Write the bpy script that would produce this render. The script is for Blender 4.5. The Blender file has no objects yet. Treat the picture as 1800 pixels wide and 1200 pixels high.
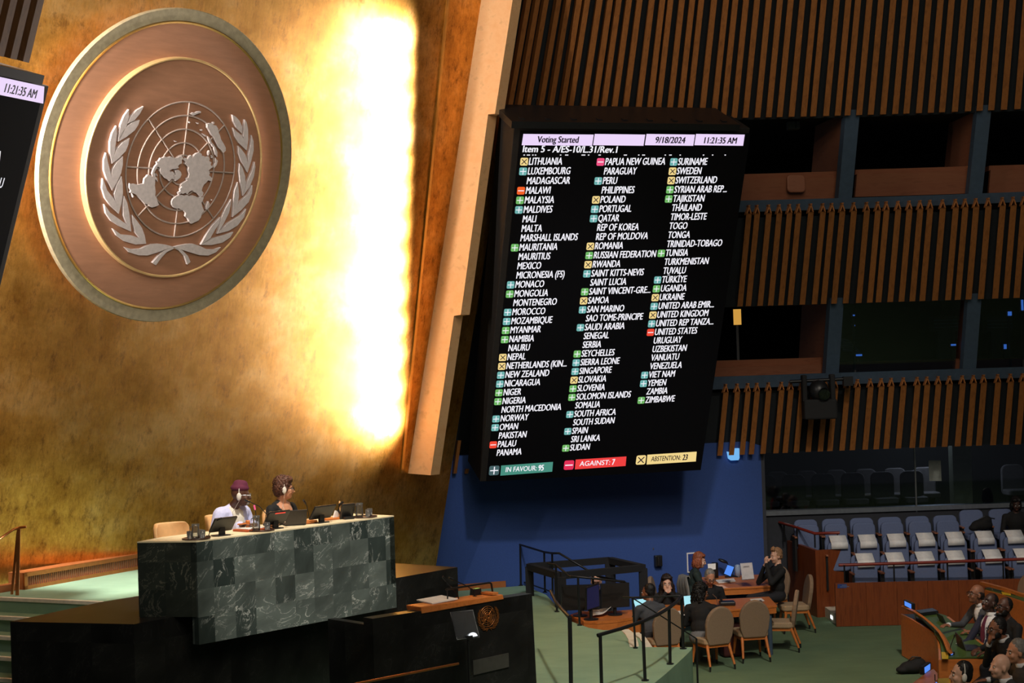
import bpy, bmesh, math, random
import numpy as np
from mathutils import Vector, Matrix, Euler
from math import sin, cos, tan, pi, radians, atan, atan2, hypot, sqrt
rnd = random.Random(7)
SC = bpy.context.scene
COL = SC.collection
V = Vector

# ------------------------------------------------------------------ camera
FOC, HCAM, PITCH, ROLL = 3000.0, 4.6, atan(32/3000.0), 0.031
_r0 = V((1, 0, 0)); _f0 = V((0, cos(PITCH), sin(PITCH))); _u0 = V((0, -sin(PITCH), cos(PITCH)))
_ri = _r0*cos(ROLL) - _u0*sin(ROLL); _up = _r0*sin(ROLL) + _u0*cos(ROLL)
EYE = V((0, 0, HCAM))
cd = bpy.data.cameras.new('camera'); cam = bpy.data.objects.new('camera', cd); COL.objects.link(cam)
cd.sensor_width = 36; cd.lens = 36*FOC/1800; cd.clip_end = 200
cam.matrix_world = Matrix(((_ri.x, _up.x, -_f0.x, EYE.x), (_ri.y, _up.y, -_f0.y, EYE.y), (_ri.z, _up.z, -_f0.z, EYE.z), (0, 0, 0, 1)))
SC.camera = cam

# ------------------------------------------------------------------ surveying helpers: pixel of the photo -> point on a real plane
def ray(x, y): return _ri*((x-900)/FOC) + _up*((600-y)/FOC) + _f0
def at_z(x, y, z):
    d = ray(x, y); return EYE + d*((z-HCAM)/d.z)
def at_y(x, y, Y):
    d = ray(x, y); return EYE + d*(Y/d.y)
def on_plane(x, y, p0, n):
    d = ray(x, y); return EYE + d*((p0-EYE).dot(n)/d.dot(n))
def frame(b, t):
    """horizontal direction u at bearing b, upward direction v leaning towards the hall by t, normal n"""
    u = V((cos(b), sin(b), 0)); n0 = V((sin(b), -cos(b), 0)); v = V((0, 0, 1))*cos(t) + n0*sin(t)
    return u, v, u.cross(v)
def mat4(o, u, v, n):
    return Matrix(((u.x, v.x, n.x, o.x), (u.y, v.y, n.y, o.y), (u.z, v.z, n.z, o.z), (0, 0, 0, 1)))

# ------------------------------------------------------------------ exposure, world and hall lighting
SC.view_settings.view_transform = 'Standard'; SC.view_settings.look = 'None'
SC.view_settings.exposure = 0.0; SC.view_settings.gamma = 1.0
SC.view_settings.use_curve_mapping = False
w = bpy.data.worlds.new('world'); SC.world = w; w.use_nodes = True
w.node_tree.nodes['Background'].inputs[0].default_value = (0.85, 0.9, 1.0, 1)
w.node_tree.nodes['Background'].inputs[1].default_value = 0.035

def lamp(name, kind, loc, power, color=(1, 1, 1), size=0.1, target=None, angle=60, blend=0.5, size_y=None):
    d = bpy.data.lights.new(name, kind); d.energy = power; d.color = color
    if kind == 'AREA':
        d.size = size
        if size_y: d.shape = 'RECTANGLE'; d.size_y = size_y
    else: d.shadow_soft_size = size
    if kind == 'SPOT': d.spot_size = radians(angle); d.spot_blend = blend
    o = bpy.data.objects.new(name, d); COL.objects.link(o); o.location = loc
    if target is not None:
        o.rotation_euler = (V(target)-V(loc)).to_track_quat('-Z', 'Y').to_euler()
    return o
GB = radians(50.2); GU, GV, GN = frame(GB, radians(14.2)); GP = V((-5.73, 21.74, 2.0))
EMC = GP+GU*0.53+GV*5.35
WARM = (1.0, 0.91, 0.84)
NL = 13
for k in range(NL):                                    # the row of wall washers at the right of the gold wall
    f = k/(NL-1); px, py = 690-15*f, 66+672*f
    g = on_plane(px, py, GP, GN); d = ray(px, py).normalized(); rr = d - GN*(2*d.dot(GN))
    lamp('wall_washer', 'SPOT', g + rr*0.62, 290, WARM, 0.05, g - GU*0.16, 135, 1.0)
for k in range(NL):                                    # and its twin at the left, beyond the frame
    f = k/(NL-1); q = GP + GU*(-3.0) + GV*(4.2+4.8*f)
    lamp('wall_washer', 'SPOT', q + GN*0.7, 190, WARM, 0.06, q + GU*1.1, 105, 0.8)
lamp('stage_spot', 'SPOT', (-1.2, 15.5, 12.0), 4600, (1, 0.93, 0.8), 0.2, (-2.9, 19.7, 2.6), 22, 0.6)
lamp('stage_spot', 'SPOT', (-4.8, 16.4, 12.5), 10500, (1, 0.96, 0.9), 0.2, (-5.2, 20.0, 2.0), 24, 0.6)
lamp('podium_spot', 'SPOT', (2.5, 13.0, 12.0), 3000, (1, 0.93, 0.8), 0.25, (0.8, 21.6, 0.9), 30, 0.9)
lamp('floor_spot', 'SPOT', (5.0, 16.0, 12.0), 2400, (1, 0.92, 0.8), 0.3, (5.2, 26.5, 0.4), 44, 0.9)
lamp('blue_wall_spot', 'SPOT', (2.0, 17.0, 12.0), 2200, (0.92, 0.95, 1.0), 0.3, (1.4, 28.6, 1.8), 26, 0.9)
lamp('emblem_fill', 'SPOT', (1.0, 4.0, 9.0), 3000, (1, 0.93, 0.84), 0.3, EMC, 13, 0.6)  # unseen fill added to brighten the emblem face
lamp('glazed_room_fill', 'POINT', (8.0, 33.0, 3.1), 45, (0.85, 0.9, 1.0), 0.3)  # unseen fill added so the seats behind the glass show
lamp('hall_glow', 'AREA', (3.0, 8.0, 14.0), 900, (1, 0.88, 0.72), 9.0, (4.0, 28.0, 5.0))

# ------------------------------------------------------------------ node materials
def _mat(name):
    m = bpy.data.materials.new(name); m.use_nodes = True
    return m, m.node_tree, m.node_tree.nodes['Principled BSDF']
def noise(nt, scale, detail=4, rough=0.6, stretch=(1, 1, 1), co='Object'):
    tc = nt.nodes.new('ShaderNodeTexCoord'); mp = nt.nodes.new('ShaderNodeMapping'); n = nt.nodes.new('ShaderNodeTexNoise')
    mp.inputs['Scale'].default_value = stretch; n.inputs['Scale'].default_value = scale
    n.inputs['Detail'].default_value = detail; n.inputs['Roughness'].default_value = rough
    nt.links.new(tc.outputs[co], mp.inputs[0]); nt.links.new(mp.outputs[0], n.inputs[0])
    return n
def ramp(nt, src, stops):
    r = nt.nodes.new('ShaderNodeValToRGB'); e = r.color_ramp.elements
    while len(e) < len(stops): e.new(0.5)
    for i, (p, c) in enumerate(stops): e[i].position = p; e[i].color = (*c, 1)
    nt.links.new(src, r.inputs[0]); return r
def bump(nt, src, bsdf, strength, dist=0.01):
    b = nt.nodes.new('ShaderNodeBump'); b.inputs['Strength'].default_value = strength; b.inputs['Distance'].default_value = dist
    nt.links.new(src, b.inputs['Height']); nt.links.new(b.outputs[0], bsdf.inputs['Normal'])
def plain(name, col, rough=0.6, metal=0.0, var=0.12, scale=12, spec=0.5, stretch=(1, 1, 1), bmp=0.0):
    m, nt, b = _mat(name)
    n = noise(nt, scale, 4, 0.6, stretch)
    lo = tuple(c*(1-var) for c in col); hi = tuple(min(1, c*(1+var)) for c in col)
    r = ramp(nt, n.outputs[0], [(0.3, lo), (0.7, hi)])
    nt.links.new(r.outputs[0], b.inputs['Base Color'])
    b.inputs['Roughness'].default_value = rough; b.inputs['Metallic'].default_value = metal
    b.inputs['Specular IOR Level'].default_value = spec
    if bmp: bump(nt, n.outputs[0], b, bmp)
    return m
def glow(name, col, strength):
    m, nt, b = _mat(name); b.inputs['Base Color'].default_value = (0.01, 0.01, 0.01, 1)
    b.inputs['Emission Color'].default_value = (*col, 1); b.inputs['Emission Strength'].default_value = strength
    b.inputs['Roughness'].default_value = 0.3
    return m
def s2l(r, g, b):
    f = lambda c: (c/255/12.92) if c <= 10 else ((c/255+0.055)/1.055)**2.4
    return (f(r), f(g), f(b))
def wood(name, a, b_, rough=0.45, scale=3, stretch=(1, 1, 12)):
    m, nt, b = _mat(name)
    n = noise(nt, scale, 6, 0.65, stretch); r = ramp(nt, n.outputs[0], [(0.3, a), (0.55, b_), (0.75, tuple(x*0.8 for x in a))])
    nt.links.new(r.outputs[0], b.inputs['Base Color']); b.inputs['Roughness'].default_value = rough
    return m
def carpet(name, col):
    m, nt, b = _mat(name)
    n = noise(nt, 260, 2, 0.7); n2 = noise(nt, 1.6, 5, 0.6, (1, 1.4, 1))
    r = ramp(nt, n2.outputs[0], [(0.3, tuple(c*0.88 for c in col)), (0.7, tuple(c*1.08 for c in col))])
    nt.links.new(r.outputs[0], b.inputs['Base Color']); b.inputs['Roughness'].default_value = 0.95
    b.inputs['Specular IOR Level'].default_value = 0.15; bump(nt, n.outputs[0], b, 0.5, 0.006)
    return m
def gold_wall():
    m, nt, b = _mat('gold_leaf'); L = nt.links
    big = noise(nt, 1.1, 8, 0.72, (1, 0.55, 1)); fine = noise(nt, 7, 9, 0.8, (1, 1, 0.5)); brush = noise(nt, 26, 5, 0.7, (1, 1, 0.12))
    r1 = ramp(nt, big.outputs[0], [(0.30, (0.42, 0.175, 0.016)), (0.5, (0.70, 0.35, 0.07)), (0.7, (0.92, 0.55, 0.20))])
    r2 = ramp(nt, fine.outputs[0], [(0.36, (0.30, 0.24, 0.18)), (0.45, (0.80, 0.76, 0.72)), (0.54, (1, 1, 1))])
    weave = noise(nt, 34, 4, 0.7, (1, 1, 0.07)); r3 = ramp(nt, weave.outputs[0], [(0.36, (0.5, 0.42, 0.34)), (0.52, (1, 1, 1))])
    mw_ = nt.nodes.new('ShaderNodeMixRGB'); mw_.blend_type = 'MULTIPLY'; mw_.inputs[0].default_value = 0.42; L.new(r2.outputs[0], mw_.inputs[1]); L.new(r3.outputs[0], mw_.inputs[2])
    mx = nt.nodes.new('ShaderNodeMixRGB'); mx.blend_type = 'MULTIPLY'; mx.inputs[0].default_value = 0.75
    L.new(r1.outputs[0], mx.inputs[1]); L.new(mw_.outputs[0], mx.inputs[2]); L.new(mx.outputs[0], b.inputs['Base Color'])
    rr = ramp(nt, fine.outputs[0], [(0.3, (0.52,)*3), (0.6, (0.38,)*3)]); L.new(rr.outputs[0], b.inputs['Roughness'])
    b.inputs['Metallic'].default_value = 0.92
    b.inputs['Coat Weight'].default_value = 0.10; b.inputs['Coat Roughness'].default_value = 0.38
    bump(nt, brush.outputs[0], b, 0.10, 0.01)
    return m
def marble(name, dark, light, vein, tile=0.29, rough=0.25, amount=1.0, spec=0.5):
    """book-cut stone tiles: every tile has its own tone and its own slice of veins (UV in metres)"""
    m, nt, b = _mat(name); L = nt.links; N = nt.nodes.new
    uv = N('ShaderNodeUVMap'); uv.uv_map = 'UVMap'
    sc = N('ShaderNodeVectorMath'); sc.operation = 'SCALE'; sc.inputs['Scale'].default_value = 1/tile; L.new(uv.outputs[0], sc.inputs[0])
    fl = N('ShaderNodeVectorMath'); fl.operation = 'FLOOR'; L.new(sc.outputs[0], fl.inputs[0])
    wn = N('ShaderNodeTexWhiteNoise'); wn.noise_dimensions = '3D'; L.new(fl.outputs[0], wn.inputs[0])
    off = N('ShaderNodeVectorMath'); off.operation = 'SCALE'; off.inputs['Scale'].default_value = 40; L.new(wn.outputs['Color'], off.inputs[0])
    rot = N('ShaderNodeVectorRotate'); rot.rotation_type = 'Z_AXIS'; L.new(uv.outputs[0], rot.inputs['Vector'])
    am = N('ShaderNodeMath'); am.operation = 'MULTIPLY'; am.inputs[1].default_value = 1.6; L.new(wn.outputs['Value'], am.inputs[0]); L.new(am.outputs[0], rot.inputs['Angle'])
    mp = N('ShaderNodeMapping'); mp.inputs['Scale'].default_value = (1.0, 0.45, 1); L.new(rot.outputs[0], mp.inputs[0])
    ad = N('ShaderNodeVectorMath'); ad.operation = 'ADD'; L.new(mp.outputs[0], ad.inputs[0]); L.new(off.outputs[0], ad.inputs[1])
    n = N('ShaderNodeTexNoise'); n.inputs['Scale'].default_value = 5.5; n.inputs['Detail'].default_value = 8; n.inputs['Roughness'].default_value = 0.62; n.inputs['Distortion'].default_value = 1.5
    L.new(ad.outputs[0], n.inputs[0])
    rv = ramp(nt, n.outputs[0], [(0.484, (0, 0, 0)), (0.502, (1, 1, 1)), (0.520, (0, 0, 0))])
    n2 = N('ShaderNodeTexNoise'); n2.inputs['Scale'].default_value = 4; n2.inputs['Detail'].default_value = 6; L.new(ad.outputs[0], n2.inputs[0])
    mk = ramp(nt, n2.outputs[0], [(0.44, (0, 0, 0)), (0.65, (amount,)*3)])
    vm = N('ShaderNodeMath'); vm.operation = 'MULTIPLY'; L.new(rv.outputs[0], vm.inputs[0]); L.new(mk.outputs[0], vm.inputs[1])
    tone = ramp(nt, wn.outputs['Value'], [(0.0, dark), (1.0, light)])
    cl = ramp(nt, n2.outputs[0], [(0.3, (0.65,)*3), (0.7, (1.3,)*3)])
    mm = N('ShaderNodeMixRGB'); mm.blend_type = 'MULTIPLY'; mm.inputs[0].default_value = 1; L.new(tone.outputs[0], mm.inputs[1]); L.new(cl.outputs[0], mm.inputs[2])
    mx = N('ShaderNodeMixRGB'); L.new(vm.outputs[0], mx.inputs[0]); L.new(mm.outputs[0], mx.inputs[1]); mx.inputs[2].default_value = (*vein, 1)
    L.new(mx.outputs[0], b.inputs['Base Color']); b.inputs['Roughness'].default_value = rough; b.inputs['Specular IOR Level'].default_value = spec
    return m
def clear_glass(name):
    m = thin_glass(name, (0.9, 0.92, 0.92), 0.05); nt = m.node_tree
    g = [n for n in nt.nodes if n.type == 'BSDF_GLOSSY'][0]; o = [n for n in nt.nodes if n.type == 'OUTPUT_MATERIAL'][0]
    s = o.inputs[0].links[0].from_node; d = nt.nodes.new('ShaderNodeBsdfTranslucent'); d.inputs[0].default_value = (0.9, 0.9, 0.9, 1)
    k = nt.nodes.new('ShaderNodeMixShader'); k.inputs[0].default_value = 0.08
    nt.links.new(s.outputs[0], k.inputs[1]); nt.links.new(d.outputs[0], k.inputs[2]); nt.links.new(k.outputs[0], o.inputs[0]); return m
def thin_glass(name, tint=(1, 1, 1), refl=0.08):
    m = bpy.data.materials.new(name); m.use_nodes = True; nt = m.node_tree; nt.nodes.clear()
    o = nt.nodes.new('ShaderNodeOutputMaterial'); mx = nt.nodes.new('ShaderNodeMixShader')
    t = nt.nodes.new('ShaderNodeBsdfTransparent'); t.inputs[0].default_value = (*tint, 1)
    g = nt.nodes.new('ShaderNodeBsdfGlossy'); g.inputs['Roughness'].default_value = 0.03
    fr = nt.nodes.new('ShaderNodeFresnel'); fr.inputs[0].default_value = 1.5
    ad = nt.nodes.new('ShaderNodeMath'); ad.operation = 'ADD'; ad.inputs[1].default_value = refl; ad.use_clamp = True
    nt.links.new(fr.outputs[0], ad.inputs[0]); nt.links.new(ad.outputs[0], mx.inputs[0])
    nt.links.new(t.outputs[0], mx.inputs[1]); nt.links.new(g.outputs[0], mx.inputs[2]); nt.links.new(mx.outputs[0], o.inputs[0])
    return m

M = {}
M['gold'] = gold_wall()
M['gold_trim'] = plain('gold_trim', (0.86, 0.52, 0.15), 0.3, 0.95, 0.12, 5)
M['bronze_cloth'] = plain('bronze_cloth', s2l(160, 114, 86), 0.7, 0.0, 0.10, 3, 0.4, (1, 6, 1))
M['silver_leaf'] = plain('silver_leaf', s2l(170, 158, 128), 0.4, 0.3, 0.18, 14)
M['ring_gold'] = plain('ring_gold', s2l(226, 190, 130), 0.4, 0.35, 0.1, 8)
M['cut_metal'] = plain('brushed_metal', s2l(206, 194, 190), 0.5, 0.1, 0.10, 20)
M['grid_metal'] = plain('grid_metal', s2l(172, 152, 140), 0.55, 0.1, 0.10, 20)
M['fin_wood'] = wood('pale_oak_veneer', s2l(244, 186, 130), s2l(250, 198, 144), 0.5, 1.2, (6, 1, 6))
M['slat_wood'] = wood('brown_slat_oak', s2l(128, 78, 36), s2l(160, 100, 48), 0.5, 6, (3, 3, 0.4))
M['slat_end'] = plain('slat_end_wood', s2l(190, 120, 66), 0.6)
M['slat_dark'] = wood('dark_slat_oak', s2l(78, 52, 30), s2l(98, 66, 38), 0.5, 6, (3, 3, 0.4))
M['backing'] = plain('black_acoustic_panel', (0.011, 0.015, 0.019), 0.9)
M['dado'] = plain('dado_blue_grey', s2l(46, 49, 58), 0.7)
M['sill_metal'] = plain('sill_metal', s2l(150, 156, 166), 0.3, 0.6)
M['sill'] = plain('blue_grey_paint', s2l(66, 84, 104), 0.6)
M['booth_wood'] = wood('booth_panel_wood', s2l(140, 84, 58), s2l(150, 94, 66), 0.6, 2, (1, 1, 6))
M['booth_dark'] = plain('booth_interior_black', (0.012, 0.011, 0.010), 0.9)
M['blue_wall'] = plain('royal_blue_fabric', s2l(50, 78, 142), 0.85, 0, 0.08, 40)
M['red_wood'] = wood('red_brown_veneer', s2l(106, 48, 22), s2l(132, 66, 30), 0.4, 4, (5, 5, 0.5))
M['orange_wood'] = wood('orange_cherry_wood', s2l(186, 102, 44), s2l(208, 122, 58), 0.4, 4, (1, 4, 4))
M['base_wood'] = wood('baseboard_wood', s2l(150, 84, 40), s2l(170, 98, 50), 0.5, 5, (1, 1, 4))
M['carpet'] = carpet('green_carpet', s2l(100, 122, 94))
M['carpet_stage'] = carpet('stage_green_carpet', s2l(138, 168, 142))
M['nosing'] = plain('white_step_nosing', s2l(232, 222, 202), 0.6)
M['green_marble'] = marble('green_marble', s2l(54, 64, 62), s2l(112, 122, 118), s2l(225, 228, 222))
M['black_granite'] = marble('black_granite', (0.010, 0.010, 0.010), (0.018, 0.018, 0.017), (0.10, 0.10, 0.09), 0.9, 0.3, 0.2, 0.12)
M['black'] = plain('black_plastic', (0.012, 0.012, 0.013), 0.4)
M['black_metal'] = plain('black_metal', (0.014, 0.014, 0.015), 0.4, 0.3)
M['black_matte'] = plain('matt_black', (0.008, 0.008, 0.009), 0.85)
M['bezel'] = plain('dark_bezel', (0.022, 0.019, 0.017), 0.75, 0, 0.1, 10, 0.15)
M['led'] = plain('led_panel_black', (0.004, 0.004, 0.005), 0.9, 0, 0.05, 10, 0.08)
M['beige_leather'] = plain('beige_leather', s2l(226, 176, 120), 0.5, 0, 0.06, 20)
M['beige_fabric'] = plain('beige_fabric', s2l(172, 146, 116), 0.85, 0, 0.08, 60)
M['taupe_fabric'] = plain('taupe_fabric', s2l(140, 116, 94), 0.85, 0, 0.08, 60)
M['desk_top'] = plain('cream_desktop', s2l(246, 226, 188), 0.45)
M['seat_blue'] = plain('blue_grey_upholstery', s2l(104, 118, 156), 0.8, 0, 0.06, 40)
M['white_cloth'] = plain('white_cloth', s2l(246, 244, 248), 0.85)
M['paper'] = plain('white_paper', s2l(235, 230, 225), 0.8, 0, 0.03)
M['green_leather'] = plain('green_leather', s2l(72, 96, 44), 0.5)
M['brass'] = plain('copper_brass', s2l(190, 120, 66), 0.35, 0.8)
M['steel'] = plain('steel', s2l(170, 170, 172), 0.3, 0.9)
M['glass'] = clear_glass('clear_glass')
M['dark_glass'] = thin_glass('window_glass', (0.6, 0.66, 0.72), 0.05)
M['text_white'] = glow('screen_text_white', (0.95, 0.93, 1.0), 0.95)
M['hdr'] = glow('screen_header_lilac', s2l(236, 214, 250), 1.0)
M['hdr_text'] = plain('screen_header_ink', (0.02, 0.008, 0.05), 0.6)
M['lit_blue'] = glow('lit_blue', (0.10, 0.30, 1.0), 0.9)
M['lit_cyan'] = glow('lit_laptop_screen', s2l(168, 228, 240), 1.0)
M['lit_white'] = glow('lit_lamp_and_glint', (0.9, 0.95, 1.0), 1.2)
M['lit_warm'] = glow('lit_warm', s2l(215, 160, 70), 0.9)

# ------------------------------------------------------------------ mesh helpers
def nb(): return bmesh.new()
def add_faces(bm, pts, faces, mi=0):
    vs = [bm.verts.new(p) for p in pts]; out = []
    for f in faces:
        try: g = bm.faces.new([vs[i] for i in f]); g.material_index = mi; out.append(g)
        except ValueError: pass
    return out
def ext(bm, poly, vec, mi=0):
    """prism: polygon (list of points) swept along vec"""
    n = len(poly); a = [V(p) for p in poly]; vec = V(vec); pts = a + [p+vec for p in a]
    f = [tuple(range(n))[::-1], tuple(range(n, 2*n))] + [(i, (i+1) % n, n+(i+1) % n, n+i) for i in range(n)]
    fs = add_faces(bm, pts, f, mi); bmesh.ops.recalc_face_normals(bm, faces=fs); return fs
def box(bm, c, s, rot=None, mi=0):
    h = V(s)/2; pts = [V((x, y, z)) for x in (-h.x, h.x) for y in (-h.y, h.y) for z in (-h.z, h.z)]
    if rot is not None:
        R = Euler(rot).to_matrix() if not isinstance(rot, Matrix) else rot
        pts = [R @ p for p in pts]
    pts = [p+V(c) for p in pts]
    return add_faces(bm, pts, [(0, 1, 3, 2), (4, 6, 7, 5), (0, 4, 5, 1), (2, 3, 7, 6), (0, 2, 6, 4), (1, 5, 7, 3)], mi)
def tube(bm, pts, r, seg=8, mi=0, closed=False, r2=None):
    pts = [V(p) for p in pts]; n = len(pts); rings = []
    up = V((0, 0, 1))
    for i, p in enumerate(pts):
        a = pts[i-1] if (i > 0 or closed) else p; b = pts[(i+1) % n] if (i < n-1 or closed) else p
        t = (b-a).normalized(); x = t.cross(up)
        if x.length < 1e-3: x = t.cross(V((1, 0, 0)))
        x.normalize(); y = t.cross(x); rr = r if r2 is None else r+(r2-r)*i/max(1, n-1)
        rings.append([bm.verts.new(p + (x*cos(2*pi*k/seg) + y*sin(2*pi*k/seg))*rr) for k in range(seg)])
    m = n if closed else n-1
    for i in range(m):
        A, B = rings[i], rings[(i+1) % n]
        for k in range(seg):
            f = bm.faces.new((A[k], A[(k+1) % seg], B[(k+1) % seg], B[k])); f.material_index = mi; f.smooth = True
    if not closed:
        for R_ in (rings[0][::-1], rings[-1]):                       # caps with their own corners, so the sides shade true
            f = bm.faces.new([bm.verts.new(v.co) for v in R_]); f.material_index = mi
def lathe(bm, prof, o=(0, 0, 0), seg=20, mi=0):
    o = V(o); rings = []
    for (r, z) in prof:
        rings.append([bm.verts.new(o+V((max(r, 1e-4)*cos(2*pi*k/seg), max(r, 1e-4)*sin(2*pi*k/seg), z))) for k in range(seg)])
    for A, B in zip(rings, rings[1:]):
        for k in range(seg):
            f = bm.faces.new((A[k], A[(k+1) % seg], B[(k+1) % seg], B[k])); f.material_index = mi; f.smooth = True
def ell(bm, c, r, rot=None, seg=14, mi=0):
    g = bmesh.ops.create_uvsphere(bm, u_segments=seg, v_segments=max(6, seg*2//3), radius=1.0)
    S = Matrix.Diagonal((*r, 1)) if not isinstance(r, (int, float)) else Matrix.Diagonal((r, r, r, 1))
    R = (Euler(rot).to_matrix() if not isinstance(rot, Matrix) else rot).to_4x4() if rot is not None else Matrix.Identity(4)
    bmesh.ops.transform(bm, matrix=Matrix.Translation(V(c)) @ R @ S, verts=g['verts'])
    for v in g['verts']:
        for f in v.link_faces: f.material_index = mi; f.smooth = True
def caps(bm, a, b, ra, rb, seg=10):
    """tapered capsule"""
    a, b = V(a), V(b); t = (b-a); q = t.to_track_quat('Z', 'Y') if t.length > 1e-6 else Euler((0, 0, 0)).to_quaternion()
    g = bmesh.ops.create_uvsphere(bm, u_segments=seg, v_segments=8, radius=1.0)
    for v in g['verts']:
        k = v.co.z > 0.05
        v.co = (b if k else a) + q @ (v.co*(rb if k else ra))
def arc(c, r, a0, a1, n, z=0):
    return [V((c[0]+r*cos(a0+(a1-a0)*i/n), c[1]+r*sin(a0+(a1-a0)*i/n), z)) for i in range(n+1)]
def rrect(w_, h_, r, n=4):
    out = []
    for cx, cy, a in ((w_/2-r, h_/2-r, 0), (-w_/2+r, h_/2-r, pi/2), (-w_/2+r, -h_/2+r, pi), (w_/2-r, -h_/2+r, 1.5*pi)):
        out += [V((cx+r*cos(a+pi/2*i/n), cy+r*sin(a+pi/2*i/n), 0)) for i in range(n+1)]
    return out

ROOT = {}
def tag(o, label=None, cat=None, group=None, kind=None):
    if label: o['label'] = label
    if cat: o['category'] = cat
    if group: o['group'] = group
    if kind: o['kind'] = kind
    return o
def thing(name, label, cat, loc=(0, 0, 0), rotz=0.0, group=None, mw=None):
    o = bpy.data.objects.new(name, None); COL.objects.link(o); o.empty_display_size = 0.1
    m = mw if mw is not None else Matrix.Translation(V(loc)) @ Matrix.Rotation(rotz, 4, 'Z')
    o.matrix_world = m; ROOT[o.name] = m
    return tag(o, label, cat, group)
def obj(name, bm, mats, parent=None, world=False, label=None, bevel=0.0, smooth=False, uv=None):
    """ONE mesh object; world=True: the mesh was drawn in hall coordinates"""
    me = bpy.data.meshes.new(name)
    if parent is not None and world: bm.transform(ROOT[parent.name].inverted())
    if uv:
        L = bm.loops.layers.uv.new('UVMap')
        for f in bm.faces:
            for l in f.loops: l[L].uv = uv(l.vert.co, f.normal)
    bm.normal_update(); bm.to_mesh(me); bm.free()
    if not isinstance(mats, (list, tuple)): mats = [mats]
    for m in mats: me.materials.append(M[m] if isinstance(m, str) else m)
    if smooth:
        for p in me.polygons: p.use_smooth = True
    o = bpy.data.objects.new(name, me); COL.objects.link(o)
    if parent is not None: o.parent = parent; ROOT[o.name] = ROOT[parent.name]
    else: ROOT[o.name] = Matrix.Identity(4)
    if bevel:
        b = o.modifiers.new('Bevel', 'BEVEL'); b.width = bevel; b.segments = 2; b.limit_method = 'ANGLE'; b.angle_limit = radians(40)
    if label: o['label'] = label
    return o
def struct(name, bm, mats, **k):
    o = obj(name, bm, mats, **k); o['kind'] = 'structure'; return o
def dup(root, loc=None, rotz=None, label=None, group=None, mw=None, cat=None):
    """copy a thing together with its parts and sub-parts"""
    r = root.copy(); COL.objects.link(r)
    r.matrix_world = mw if mw is not None else Matrix.Translation(V(loc)) @ Matrix.Rotation(rotz or 0, 4, 'Z')
    ROOT[r.name] = r.matrix_world.copy()
    if label: r['label'] = label
    if group: r['group'] = group
    for ch in list(root.children):
        c = ch.copy(); COL.objects.link(c); c.parent = r; ROOT[c.name] = ROOT[r.name]
        for g in ch.children:
            d = g.copy(); COL.objects.link(d); d.parent = c
    return r
def text_bm(body, size, xs=1.0, shear=0.0, align='LEFT', weight=0.0, depth=0.0):
    for k in (1.0, 0.93, 0.86, 0.78, 0.5, 0.2, 0.0):              # thickened outlines can spike: try again a little lighter
        b = _text_bm(body, size, xs, shear, align, weight*k, depth)
        if all(abs(v.co.y) < size*1.1 for v in b.verts): return b
        b.free()
    return _text_bm(body, size, xs, shear, align, 0.0, depth)
def _text_bm(body, size, xs=1.0, shear=0.0, align='LEFT', weight=0.0, depth=0.0):
    cu = bpy.data.curves.new('lettering', 'FONT'); cu.body = body; cu.size = size; cu.shear = shear
    cu.align_x = align; cu.align_y = 'CENTER'; cu.offset = weight; cu.extrude = depth; cu.resolution_u = 3
    o = bpy.data.objects.new('lettering', cu); COL.objects.link(o)
    dg = bpy.context.evaluated_depsgraph_get(); me = bpy.data.meshes.new_from_object(o.evaluated_get(dg))
    bm = bmesh.new(); bm.from_mesh(me)
    bpy.data.objects.remove(o); bpy.data.curves.remove(cu); bpy.data.meshes.remove(me)
    bmesh.ops.transform(bm, matrix=Matrix.Diagonal((xs, 1, 1, 1)), verts=bm.verts)
    return bm
def merge(dst, src, mtx=None, mi=None):
    me = bpy.data.meshes.new('tmp'); 
    if mtx is not None: src.transform(mtx)
    if mi is not None:
        for f in src.faces: f.material_index = mi
    src.to_mesh(me); src.free(); dst.from_mesh(me); bpy.data.meshes.remove(me)

# ================================================================== STRUCTURE
def proj(P):
    d = P-EYE; z = d.dot(_f0); return 900+FOC*d.dot(_ri)/z, 600-FOC*d.dot(_up)/z
# plan curve of the side wall at eye height: bearing falls from 33 degrees beside the gold wall to 0
BX = [780, 880, 1000, 1100, 1300, 1550, 1800, 2100]; BB = [36, 32, 25, 18.5, 12, 6, 0, -5]
def _curve():
    pts = []; x = 2100; Y = 29.3
    while x > 780:
        b = radians(float(np.interp(x, BX, BB))); k = (x-900)/FOC
        pts.append((k*Y, Y, b)); dx = -4.0
        dX = (Y*dx/FOC)/(1-k*tan(b)); Y += tan(b)*dX; x += dx
    pts.reverse(); return pts
WC = _curve(); WLEAN = tan(radians(21.0))
WS = [0.0]
for a, b in zip(WC, WC[1:]): WS.append(WS[-1]+hypot(b[0]-a[0], b[1]-a[1]))
WX = [p[0] for p in WC]; WY = [p[1] for p in WC]; WB = [p[2] for p in WC]
def wdir(s):
    b = float(np.interp(s, WS, WB)); return V((cos(b), sin(b), 0)), V((sin(b), -cos(b), 0))
def wall(s, z, off=0.0):
    u, n = wdir(s); return V((float(np.interp(s, WS, WX)), float(np.interp(s, WS, WY)), z)) + n*((z-HCAM)*WLEAN+off)
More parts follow.
